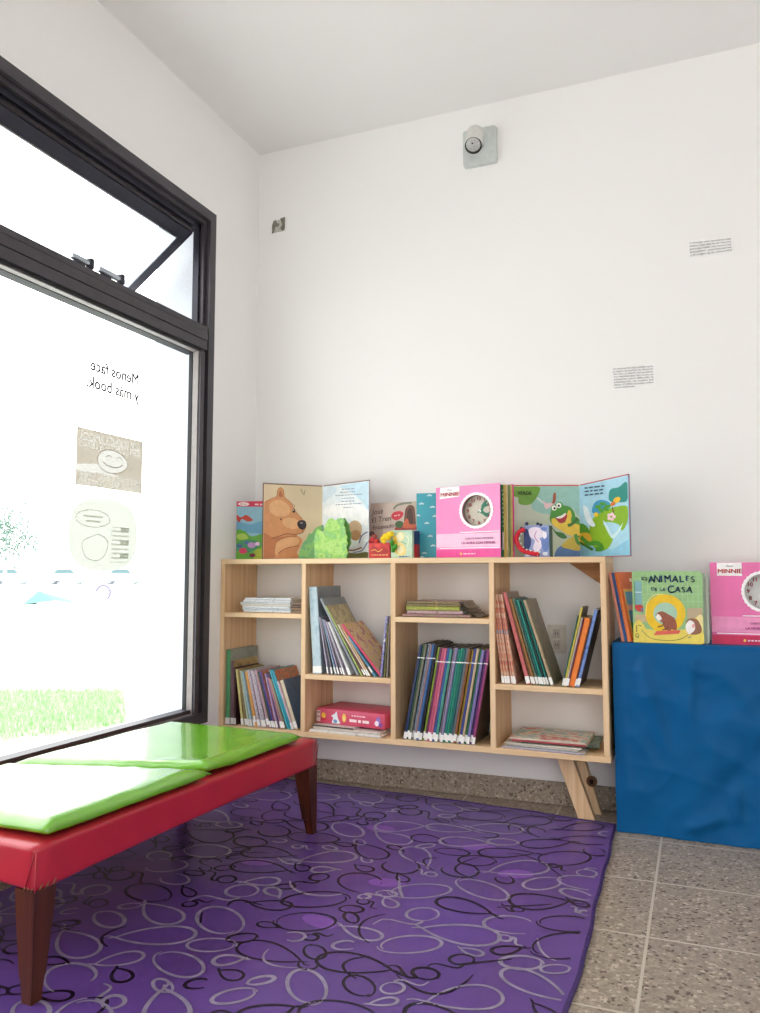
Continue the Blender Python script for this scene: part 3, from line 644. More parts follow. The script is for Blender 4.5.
Br = [B('brown curly magazine', printed([(96, 84, 66), (136, 116, 84), (70, 60, 50), (150, 110, 60)], 60), .011, .238, 1, n='magazine', cat='magazine', tag=None), B('grey thin magazine', (150, 140, 138), .006, .236, 3, n='magazine', cat='magazine', tag=None),
      B('yellow green thin booklet', printed([(150, 140, 70), (90, 100, 60), (180, 160, 80)], 50), .005, .21, 4, tag=None), B('white and violet book', printed([(200, 200, 214), (84, 84, 160), (220, 220, 226)], 60), .010, .238, 6, tag=None)]
row(Br, .781, MZ[1]+T, -1, 'of four beside the second divider', 'upright booklets beside the second divider', seed=6)
# -- third column, lower compartment: tall row leaning right
CC = [('dark navy', (38, 56, 100)), ('dark green', (44, 84, 50)), ('grey olive', (110, 112, 96)), ('silver blue', printed([(150, 166, 180), (110, 130, 150)], 80)), ('brown pink', (150, 120, 124)), ('deep blue', (44, 96, 156)),
      ('black', (26, 26, 34)), ('lime green', (140, 178, 50)), ('plum', (110, 44, 84)), ('hot pink', (196, 84, 118)), ('rose pink', (206, 104, 132)), ('royal blue', (56, 90, 160)), ('sea green', (70, 150, 136)), ('grey mauve', (150, 140, 150)),
      ('pale violet', (140, 130, 170)), ('teal', (30, 132, 122)), ('emerald', (36, 140, 110)), ('dark teal', (26, 104, 104)), ('slate grey', (104, 112, 120)), ('rust brown', (140, 86, 46)), ('mustard', (186, 150, 30)), ('indigo', (62, 70, 140)),
      ('beige', (196, 176, 140)), ('bottle green', (40, 116, 76)), ('lilac', (130, 120, 180)), ('violet', (110, 66, 140)), ('magenta', (150, 60, 116))]
Cl = []
for i, (nm, c) in enumerate(CC):
    first = i < 7; hh = .372 if first else .36
    c = tuple(int(v*.9+sum(c)/3*.06) for v in c) if isinstance(c, tuple) else c
    Cl.append(B('tall %s picture book' % nm, c, (.0114, .0096, .0104)[i % 3], hh+random.uniform(-.004, .004), 10.4+.25*(first), c=(84, 68, 56) if i == 26 else (34, 34, 40), tag=.003+.006*(i % 2), band=hh-.055, d=.205))  # near-black covers paint in the shaded gaps between spines
Cl.reverse(); row(Cl, 1.1115, ZB+T, -1, 'low in the third column', 'tall thin books low in the third column', seed=8, d=.205)
# -- right column, upper compartment
worn = printed([(128, 112, 88), (150, 134, 108), (120, 118, 92), (160, 140, 112)], 14); ob = printed([(206, 120, 84), (216, 186, 160), (196, 96, 66), (150, 176, 190)], 45)
Du = [B('orange and beige %s booklet' % w, ob, .0075, .332, -6.8-.35*i, tag=.002, d=.18) for i, w in enumerate(('striped', 'blotched', 'faded', 'mottled', 'speckled'))]
Du += [B('tall dusty red book', (196, 104, 104), .012, .345, -14.5, c=(150, 126, 108), gap=.004, d=.21), B('brown thin book', (122, 86, 56), .006, .325, -15), B('ochre brown thin book', (160, 110, 60), .006, .322, -15.3), B('grey green thin book', (110, 120, 100), .007, .326, -15.6),
       B('dark teal thin book', (26, 96, 92), .007, .324, -16), B('bright teal thin book', (36, 136, 124), .006, .32, -16.2), B('blackish green thin book', (30, 56, 52), .006, .32, -16.4), B('deep teal thin book', (24, 116, 108), .006, .318, -16.6),
       B('worn beige book with stained cover', (176, 156, 126), .009, .322, -17.6, c=worn, d=.2)]
for q_ in Du: q_['t'] *= 1.2
row(Du, 1.2195, MZ[3]+T, 1, 'among left-leaning books, right column', 'books leaning left high in the right column', seed=9)
blk = printed([(30, 30, 34), (44, 40, 40)], 30); gry = printed([(84, 78, 72), (110, 104, 94), (70, 66, 62)], 40)
Dr = [B('blue spined book with black cover', printed([(84, 120, 190), (120, 150, 206), (70, 100, 170)], 60), .012, .285, 14.5, c=blk, tag=.006, d=.19), B('dark maroon thin book', (70, 36, 40), .005, .25, 14.5), B('thick orange book', (236, 128, 50), .021, .252, 14.2, c=(60, 40, 36), tag=None, d=.19),
      B('plum thin book', (110, 60, 84), .005, .25, 14), B('white and brown thin book', (196, 186, 170), .006, .256, 14), B('yellow book with torn grey cover', (206, 190, 84), .008, .292, 13.6, c=gry, d=.16), B('dark green thin book', (20, 100, 90), .004, .262, 13.4)]
row(Dr, 1.4995, MZ[3]+T, -1, 'among right-leaning books, right column', 'books leaning right high in the right column', seed=10)

# -- lying stacks: bottom to top
def stack(specs, z0, where, group, name='magazine', cat='magazine'):
    z = z0; N = len(specs)
    for i, (l, c, cc, x0, w, y0, d, t, rz) in enumerate(specs):
        lb = '%s, %s' % (l, where % (ORD[i],)) if '%s' in where else '%s, %s' % (l, where)
        book(name, lb, cat, group, t, d, w, c, cc, (x0, y0, z+t+.0004), rotz=rad(rz), lying=True, page=M_white); z += t+.0006
    return z
wt = printed([(206, 210, 216), (226, 228, 232), (190, 196, 206)], 60); bl = printed([(196, 206, 216), (214, 220, 226), (176, 190, 204)], 50)
stack([('white magazine', wt, wt, .105, .225, -.262, .2, .009, 0), ('pale blue white magazine', bl, bl, .094, .232, -.256, .2, .008, 1), ('white magazine', wt, wt, .1, .228, -.262, .2, .008, -1), ('cream white magazine', (216, 210, 196), wt, .088, .238, -.258, .2, .007, 1.5),
       ('pale grey magazine', (204, 206, 210), bl, .084, .24, -.256, .2, .008, 0), ('bright white magazine', wt, wt, .102, .226, -.26, .2, .009, 1), ('soft white magazine', wt, (226, 228, 230), .11, .222, -.26, .2, .008, -.5)],
      MZ[0]+T, '%s from bottom, pile in the far left column', 'white magazines in the far left column')
br = printed([(96, 74, 56), (130, 104, 80), (80, 60, 48)], 60)
stack([('brown magazine', br, br, .339, .047, -.268, .22, .012, 0), ('tan brown magazine', (140, 112, 86), br, .337, .048, -.266, .22, .009, 0), ('dark brown magazine', (84, 62, 48), br, .340, .046, -.268, .22, .011, 0), ('greyish brown magazine', (120, 98, 80), br, .338, .048, -.264, .22, .010, 0)],
      MZ[0]+T, '%s from the bottom beside the white magazines', 'brown magazines beside the first divider')
p1 = printed([(150, 130, 90), (110, 100, 70), (176, 150, 110)], 70); p2 = printed([(176, 176, 80), (140, 150, 60), (196, 190, 110)], 70); p3 = printed([(170, 130, 140), (190, 160, 160), (130, 100, 110)], 70); p4 = printed([(96, 116, 84), (160, 110, 120), (120, 140, 90)], 70)
z = stack([('grey green magazine', p4, p4, .825, .27, -.262, .2, .011, -1), ('lilac rose magazine', p3, p3, .843, .225, -.258, .2, .013, 0), ('yellow green magazine', p2, p2, .842, .215, -.262, .2, .015, 1), ('brown magazine', p1, p1, .842, .218, -.26, .2, .009, 0), ('tan spotted magazine', p1, p3, .843, .214, -.258, .2, .010, -1)],
      MZ[2]+T, '%s from bottom, pile in the third column', 'magazines lying in the third column')
# curled corner of the top magazines
s = MB()
for k, (x0, zz, L_) in enumerate(((1.058, z-.004, .036), (1.058, z-.017, .042), (1.066, z-.032, .036), (1.09, z-.048, .05))):
    prof = [(x0+L_*i/8, zz - .028*(i/8)**1.8 + .004*sin(i)) for i in range(9)]; prof = [(x, max(zz_, MZ[2]+T+.0015+.001*k)) for x, zz_ in prof]
    s.prism([(x, -.25+.006*k, q) for x, q in prof] + [(x, -.25+.006*k, q+.002) for x, q in reversed(prof)], (0, .15, 0), printed([(96, 84, 70), (130, 114, 92), (70, 62, 54)], 60))
s.build('loose_pamphlet', None, 'curled brown pamphlet corners at the right end of the third column pile', 'pamphlet')
wm = printed([(216, 210, 204), (230, 226, 222), (196, 186, 180)], 40)
z = stack([('white magazine', wm, wm, .425, .315, -.268, .22, .010, -3), ('cream magazine', (206, 196, 186), wm, .432, .30, -.25, .22, .008, -4), ('dark edged magazine', (70, 60, 60), wm, .428, .19, -.245, .22, .006, -6)],
      ZB+T, '%s from the bottom under the pink box file', 'magazines under the pink box file')
# pink box file
rz = rad(-8); pk = empty('box_file', (.424, -.2045, z+.001), (0, 0, rz), 'thick pink boxed book lying on white magazines in the second column', 'box file')
PKW, PKD, PKT = .326, .185, .060; mpk = mat((208, 78, 108), .45, .05, 30)
s = MB(); s.box((0, 0, .0), (PKW, PKD, PKT), mpk, bev=.003); s.build('case', pk)
a = Art([(0, 0), (100, 0), (100, 14), (0, 14)], [(0, 0, PKT), (PKW, 0, PKT), (PKW, 0, 0), (0, 0, 0)])
a.rect(.5, 2, 6.5, 12.5, (232, 206, 200)); a.stroke([(1.5, 4), (5.5, 4)], 1, (130, 90, 90)); a.stroke([(1.5, 8), (5.5, 8)], 1, (130, 90, 90)); a.ell(11.5, 6.5, 3.2, 2.6, (240, 190, 60)); a.rect(8, 9.5, 15, 11, (200, 40, 60))
a.blob([(24, 12.5), (26, 8), (23, 6.5), (28, 4), (31, 2), (33, 8), (36, 12.5), (30, 13)], (226, 232, 240)); a.ell(29, 11, 3, 1.8, (110, 150, 190)); a.ell(42, 7, 3, 4, (245, 190, 80)); a.ell(42, 7.5, 1.7, 2.5, (250, 220, 140))
a.scrib(53, 73, 4.3, 1.2, (250, 205, 215)); a.scrib(50, 78, 8.8, 2.6, (252, 225, 230)); a.ell(91, 6, 3, 3, (150, 120, 200)); a.ell(89, 9, 3, 2.4, (240, 220, 235)); a.ell(94, 10, 2.6, 2, (120, 80, 160))
a.build(pk)
# right column bottom: loose magazines
t1 = printed([(240, 228, 206), (206, 84, 70), (236, 226, 206), (150, 186, 180), (244, 234, 214), (206, 160, 110)], 11); t2 = printed([(60, 90, 84), (96, 130, 116), (150, 160, 140)], 40)
stack([('white magazine with violet edge', (176, 166, 190), wm, 1.215, .30, -.266, .19, .005, -4), ('grey magazine', (150, 150, 156), wm, 1.232, .262, -.258, .19, .005, -5), ('cream magazine', (212, 206, 196), wm, 1.222, .28, -.25, .19, .006, -1),
       ('dark green magazine with curled corner', (70, 90, 84), t2, 1.285, .275, -.245, .2, .006, 2), ('red edged magazine', (176, 70, 76), t1, 1.25, .27, -.255, .2, .006, -1), ('cream and coral illustrated magazine', (206, 190, 176), t1, 1.243, .275, -.255, .22, .007, -1.5)],
      ZB+T, '%s from bottom, pile low in the right column', 'magazines low in the right column')

# ------------------------------------------------------------------ books standing on top of the bookcase
ZS = ZT+.0005
def panel(mb, P, Q, z0, z1a, z1b, th, m, front=(0, -1)):
    """upright slab whose face runs from P to Q (xy), thickness th to the back"""
    P, Q = Vector(P), Vector(Q); d = (Q-P).normalized(); n = Vector((-d.y, d.x))*th
    vs = [(P.x, P.y, z0), (Q.x, Q.y, z0), (Q.x, Q.y, z1b), (P.x, P.y, z1a)]; vs += [(x+n.x, y+n.y, z) for x, y, z in vs]
    mb.add(vs, [(0, 1, 2, 3), (5, 4, 7, 6), (4, 0, 3, 7), (1, 5, 6, 2), (3, 2, 6, 7), (4, 5, 1, 0)], m)
def quad(P, Q, z0, za, zb, off=0):
    P, Q = Vector(P), Vector(Q); d = (Q-P).normalized(); n = Vector((d.y, -d.x))*off
    return [(P.x+n.x, P.y+n.y, za), (Q.x+n.x, Q.y+n.y, zb), (Q.x+n.x, Q.y+n.y, z0), (P.x+n.x, P.y+n.y, z0)]
def shift(pts, o): return [Vector(p)-o.location for p in pts]
# booklet in the corner
P, Q = (.008, -.174), (.185, -.128); zt = 1.2165
bk = empty('picture_book', (.1, -.085, ZS), label='thin pink and green picture booklet standing in the corner behind the bear book', cat='book')
s = MB(); panel(s, P, Q, ZS, zt, zt, .006, mat((226, 210, 214), .4)); o = s.build('cover', bk); o.matrix_parent_inverse = rel(bk)
a = Art([(97, 245), (425, 232), (425, 785), (90, 785)], shift(quad(P, Q, ZS, zt, zt), bk))
a.rect(90, 292, 425, 790, (150, 196, 216)); a.poly([(97, 246), (425, 233), (425, 290), (96, 294)], (222, 50, 84)); a.ell(155, 270, 46, 16, (250, 244, 244)); a.scrib(125, 185, 270, 8, (190, 40, 60)); a.scrib(245, 400, 271, 14, (250, 214, 222))
a.blob([(96, 430), (200, 460), (330, 420), (425, 440), (425, 560), (250, 540), (90, 520)], (110, 170, 206)); a.blob([(97, 370), (130, 395), (175, 372), (215, 400), (230, 420), (190, 432), (140, 410), (120, 440), (97, 415)], (206, 70, 54))
a.blob([(92, 530), (160, 520), (220, 570), (330, 540), (425, 560), (425, 790), (90, 790)], (104, 176, 60)); a.blob([(92, 560), (160, 545), (190, 590), (120, 600)], (176, 206, 90)); a.blob([(92, 640), (200, 600), (300, 640), (200, 720), (92, 700)], (70, 150, 110))
a.blob([(250, 700), (320, 690), (330, 780), (240, 785)], (176, 196, 60)); a.ell(222, 652, 34, 26, (206, 150, 214)); a.ell(150, 706, 34, 28, (214, 60, 100)); a.ell(228, 746, 26, 18, (120, 30, 70)); a.ell(270, 640, 20, 18, (240, 210, 236)); a.ell(120, 660, 22, 14, (70, 90, 160)); a.ell(180, 630, 16, 12, (90, 110, 190))
a.build(bk)
# open bear book
L_, G_, R_ = (.170, -.215), (.362, -.032), (.637, -.155); zb_ = [1.283, 1.282, 1.283]
bear = empty('open_picture_book', (.38, -.1, ZS), label='open picture book with a brown bear beside a text page, standing on the bookcase', cat='book')
s = MB(); cb = mat((122, 84, 70), .5)
def off(P, Q, k): d = (Vector(Q)-Vector(P)).normalized(); n = Vector((-d.y, d.x))*k; return (P[0]+n.x, P[1]+n.y), (Q[0]+n.x, Q[1]+n.y)
def openbook(root, L, G, R, z0, zl, zg, zr, cov, lp, rp, th=.004):
    s = MB()
    for (A_, B_, za, zb) in ((L, G, zl, zg), (G, R, zg, zr)):
        a1, b1 = off(A_, B_, th); d = (Vector(B_)-Vector(A_)).normalized()*.004
        if A_ is L: a1 = (a1[0]-d.x, a1[1]-d.y)
        panel(s, a1, b1, z0, za+.005, zb+.005, .003, cov)
    o = s.build('cover', root); o.matrix_parent_inverse = rel(root)
    res = []
    for nm, (A_, B_, za, zb), m in (('left_page', (L, G, zl, zg), lp), ('right_page', (G, R, zg, zr), rp)):
        s = MB(); panel(s, A_, B_, z0+.003, za, zb, th, m); o = s.build(nm, root); o.matrix_parent_inverse = rel(root); res.append(o)
    return res
lp, rp = openbook(bear, L_, G_, R_, ZS, *zb_, cb, mat((220, 200, 166), .5, .06, 6), mat((232, 240, 244), .5))
def pageart(page, src, P, Q, z0, za, zb):
    return Art(src, quad(P, Q, z0+.003, za, zb))
bear_root = bear
a = pageart(lp, [(325, 75), (883, 109), (883, 790), (325, 790)], L_, G_, ZS, *zb_[:2])
fur, furl, furd = (212, 148, 100), (226, 174, 126), (180, 112, 72)
a.blob([(326, 420), (326, 262), (395, 216), (440, 196), (452, 140), (478, 112), (508, 140), (520, 205), (580, 262), (630, 350), (690, 415), (728, 455), (722, 510), (690, 548), (640, 566), (690, 610), (668, 680), (640, 730), (640, 788), (326, 788)], fur)
a.blob([(380, 270), (470, 230), (560, 290), (560, 370), (470, 390), (390, 350)], furl); a.ell(585, 455, 85, 52, furl, 15); a.blob([(326, 560), (420, 590), (560, 575), (640, 570), (560, 650), (450, 740), (420, 788), (326, 788)], (190, 122, 80)); a.blob([(450, 640), (560, 590), (650, 600), (640, 660), (520, 700), (440, 760)], furl)
a.blob([(466, 195), (470, 150), (488, 150), (502, 200)], furd); a.stroke([(326, 262), (395, 216), (442, 196), (452, 140), (478, 112), (508, 140), (520, 205), (580, 262), (630, 350), (690, 415)], 5, furd)
a.blob([(640, 455), (665, 428), (710, 430), (728, 460), (720, 500), (690, 515), (655, 495)], (46, 42, 48)); a.ell(680, 452, 14, 7, (150, 140, 140)); a.ell(606, 336, 12, 20, (50, 36, 34)); a.ell(603, 330, 4, 6, (240, 236, 230)); a.ell(485, 416, 8, 10, (110, 70, 60))
a.stroke([(690, 515), (690, 545), (620, 560), (540, 556), (470, 578), (400, 600)], 6, (120, 66, 46)); a.stroke([(660, 668), (590, 680), (520, 700), (460, 745)], 6, (150, 86, 60)); a.stroke([(600, 300), (588, 268)], 5, furd, False); a.stroke([(612, 300), (608, 272)], 5, furd, False)
a.stroke([(668, 130), (700, 185), (712, 140)], 5, (110, 100, 90)); a.stroke([(680, 125), (706, 182)], 3, (150, 140, 120), False); a.build(lp)
a = pageart(rp, [(266, 105), (698, 62), (698, 790), (266, 790)], G_, R_, ZS, *zb_[1:])
a.blob([(430, 110), (560, 80), (697, 66), (697, 330), (640, 260), (520, 150)], (200, 226, 240)); a.blob([(270, 120), (380, 110), (400, 160), (330, 220), (268, 260)], (216, 232, 242)); a.blob([(300, 300), (500, 260), (690, 340), (690, 480), (520, 420), (300, 380)], (248, 250, 250))
for k, (x0, x1) in enumerate(((455, 580), (440, 580), (395, 640), (455, 575), (450, 570), (395, 640), (470, 555))): a.scrib(x0, x1, 136+k*29, 8, (146, 156, 170), -.03)
a.ell(575, 520, 66, 86, (206, 176, 140)); a.ell(585, 575, 48, 50, (186, 140, 98)); a.stroke([(690, 560), (640, 600), (625, 660), (560, 705), (505, 700)], 36, (226, 226, 236)); a.stroke([(690, 545), (640, 580), (615, 650)], 12, (110, 110, 150)); a.stroke([(640, 690), (570, 715), (508, 712)], 14, (130, 96, 90)); a.stroke([(690, 640), (640, 720), (560, 735)], 12, (150, 150, 186))
a.blob([(505, 740), (600, 745), (690, 735), (690, 788), (505, 788)], (120, 116, 70)); a.build(rp)
# leaf shaped board book
leaf = empty('leaf_board_book', (.46, -.22, ZS), label='leaf shaped green board book standing half open before the bear pages', cat='book')
def leafpart(name, pts, y, th, m, yl=None):
    P = []
    for X, Y in pts:
        w = aty(295+X/9.5, 475+Y/9.5, y); P.append((w.x, y if yl is None else yl(w.x), max(ZS, w.z)))
    s = MB(); s.prism(P, (0, th, 0), m); o = s.build(name, leaf); o.matrix_parent_inverse = rel(leaf)
lgrn = printed([(128, 186, 70), (178, 218, 122), (150, 204, 90), (126, 190, 110), (186, 222, 130)], 30); dgrn = printed([(70, 130, 60), (110, 164, 70), (80, 140, 84), (96, 156, 60)], 30)
leafpart('front_cover', [(185, 800), (185, 700), (182, 640), (188, 565), (212, 512), (240, 530), (275, 545), (280, 500), (300, 450), (318, 420), (338, 408), (360, 418), (382, 432), (410, 412), (442, 408), (470, 430), (460, 480), (482, 510), (478, 545), (498, 590), (490, 625), (502, 650), (486, 690), (504, 740), (488, 765), (488, 800)], -.226, .006, lgrn)
leafpart('inner_page', [(440, 800), (440, 420), (470, 408), (490, 440), (512, 470), (516, 520), (534, 560), (526, 610), (530, 650), (505, 700), (498, 800)], -.205, .006, dgrn)
leafpart('back_cover', [(30, 800), (40, 740), (60, 680), (80, 640), (108, 606), (130, 560), (160, 552), (185, 515), (215, 492), (262, 474), (275, 520), (200, 570), (192, 800)], -.20, .006, dgrn)
# pale story book with door picture
P, Q = (.617, -.085), (.83, -.085); zt = 1.194
jb = empty('picture_book', (.72, -.08, ZS), label='dusty pink story book with arched door picture behind the small red book', cat='book')
s = MB(); panel(s, P, Q, ZS, zt, zt+.002, .012, mat((204, 184, 172), .45, .06, 20)); o = s.build('cover', jb); o.matrix_parent_inverse = rel(jb)
a = Art([(85, 190), (470, 185), (470, 655), (85, 655)], shift(quad(P, Q, ZS, zt, zt+.002), jb))
a.blob([(270, 240), (300, 205), (380, 190), (468, 190), (468, 400), (440, 300), (400, 215), (320, 225)], (196, 180, 160)); a.stroke([(275, 245), (300, 215), (350, 200), (420, 195)], 16, (120, 124, 106)); a.blob([(366, 400), (366, 270), (385, 225), (412, 212), (440, 230), (448, 280), (448, 400)], (112, 70, 54)); a.blob([(385, 390), (385, 280), (405, 240), (425, 260), (430, 390)], (76, 44, 36))
a.rect(285, 395, 468, 420, (166, 60, 50)); a.blob([(255, 300), (280, 268), (330, 262), (355, 280), (340, 315), (300, 338), (268, 325)], (206, 44, 60)); a.scrib(280, 330, 300, 8, (246, 200, 206), -.15); a.ell(322, 372, 36, 30, (60, 96, 50)); a.blob([(355, 400), (365, 345), (390, 325), (405, 370), (450, 375), (450, 400)], (206, 96, 60))
for tx, X, Y, h in (('José', 98, 268, 44), ('El Tren', 92, 335, 44), ('Encantado', 100, 398, 34)): a.text(tx, X, Y, h, (72, 54, 48), .0, -6, 'LEFT', .9, .2)
a.build(jb)
# small red book
def top(px, py, y): return aty(px, py, y)
def smallbook(name, label, x0, x1, y, zt, th, c, src, art, spine=None, rot=0):
    P, Q = (x0, y), (x1, y-rot); r = empty(name, ((x0+x1)/2, y, ZS), label=label, cat='book')
    s = MB(); panel(s, P, Q, ZS, zt, zt, th, mat(c, .4)); o = s.build('cover', r); o.matrix_parent_inverse = rel(r)
    a = Art(src, shift(quad(P, Q, ZS, zt, zt), r)); art(a); a.build(r); return r
def redart(a):
    a.blob([(85, 600), (120, 560), (170, 600), (190, 570), (240, 600), (200, 630), (120, 620)], (176, 34, 36)); a.stroke([(95, 600), (125, 590), (160, 605), (190, 585)], 6, (240, 190, 90)); a.scrib(100, 235, 630, 7, (236, 190, 120)); a.ell(150, 560, 26, 14, (220, 70, 60))
Y1 = -.215; x0, x1 = top(369, 550, Y1).x, top(389.6, 550, Y1).x
rb = smallbook('small_board_book', 'small red board book with dark puppet shape on top beside the bear pages', x0, x1, Y1, top(380, 543, Y1).z, .02, (204, 44, 40), [(78, 540), (250, 540), (250, 655), (78, 655)], redart)
s = MB(); zz = top(380, 543, Y1).z
for (X, Y, r, c) in ((100, 455, 22, (70, 40, 40)), (120, 480, 24, (150, 70, 60)), (112, 510, 30, (176, 40, 44)), (95, 520, 24, (140, 30, 36)), (140, 520, 24, (196, 60, 54))):
    w = aty(360+X/8.44, 480+Y/8.44, Y1+.012); s.ball((w.x, w.y, w.z), (r*.00052, .010, r*.00052), mat(c, .8))
o = s.build('finger_puppet', rb); o.matrix_parent_inverse = rel(rb)
def mintart(a):
    a.blob([(262, 430), (440, 425), (440, 470), (380, 440), (300, 450)], (180, 214, 190)); a.ell(340, 478, 34, 40, (248, 232, 170)); a.ell(340, 478, 24, 28, (250, 240, 200)); a.blob([(290, 540), (340, 525), (380, 560), (385, 620), (340, 635), (300, 610)], (246, 222, 140)); a.ell(340, 585, 28, 32, (250, 238, 190)); a.blob([(285, 470), (310, 490), (320, 560), (300, 600), (280, 560)], (240, 200, 60))
    a.stroke([(385, 470), (410, 500), (400, 560)], 8, (236, 240, 210)); a.stroke([(355, 520), (395, 540)], 5, (120, 170, 110)); a.scrib(330, 420, 642, 8, (90, 130, 180))
Y2 = -.225; x0, x1 = top(391, 550, Y2).x, top(412.2, 550, Y2).x
mb_ = smallbook('small_board_book', 'small mint board book with yellow flower and plush puppet', x0, x1, Y2, top(400, 530.3, Y2).z, .022, (198, 222, 194), [(262, 425), (440, 425), (440, 655), (262, 655)], mintart)
s = MB(); yl = mat((240, 206, 30), .8, .1, 80); gl = mat((66, 150, 50), .8, .15, 80)
for (X, Y, rx, rz_, m) in ((195, 500, 22, 26, yl), (215, 475, 26, 24, yl), (245, 460, 26, 22, yl), (268, 455, 18, 22, yl), (235, 490, 26, 18, yl), (205, 520, 16, 16, yl), (270, 530, 16, 26, gl), (285, 570, 24, 22, gl), (300, 560, 14, 20, gl), (280, 595, 16, 16, gl)):
    w = aty(360+X/8.44, 480+Y/8.44, Y2-.012); s.ball((w.x, w.y, w.z), (rx*.00052, .011, rz_*.00052), m)
o = s.build('plush_puppet', mb_, 'yellow and green plush puppet'); o.matrix_parent_inverse = rel(mb_)
# navy and red spine
Y3 = -.19; x0, x1 = top(412.4, 550, Y3).x, top(417, 550, Y3).x
r = empty('picture_book', (x0, Y3, ZS), label='navy book with red foot seen edge-on between mint book and teal book', cat='book'); zt = top(414, 531, Y3).z
s = MB(); s.box((0, 0, 0), (x1-x0, .14, zt-ZS), mat((34, 56, 110), .4)); s.build('cover', r); s = MB(); s.box((-.0004, -.0006, .001), (x1-x0+.0004, .12, .055), mat((190, 40, 50), .4)); s.build('spine_band', r)
# teal dotted book
P, Q = (.849, -.155), (1.03, -.155); zt = 1.222
tb = empty('picture_book', (.93, -.15, ZS), label='teal book with small white clouds standing left behind the pink clock book', cat='book')
s = MB(); panel(s, P, Q, ZS, zt, zt-.003, .018, mat((52, 154, 172), .4, .05, 20)); o = s.build('cover', tb); o.matrix_parent_inverse = rel(tb)
a = Art([(490, 103), (800, 112), (800, 655), (475, 640)], shift(quad(P, Q, ZS, zt, zt-.003), tb))
for X, Y in ((525, 188), (605, 220), (495, 285), (622, 297), (560, 352), (492, 430), (583, 460), (602, 540), (535, 598), (515, 630), (585, 122)):
    for dx, dy, r_ in ((0, 0, 10), (-11, 4, 8), (11, 4, 8)): a.ell(X+dx, Y+dy, r_, r_*.8, (206, 232, 236)); a.k -= 1
a.build(tb)

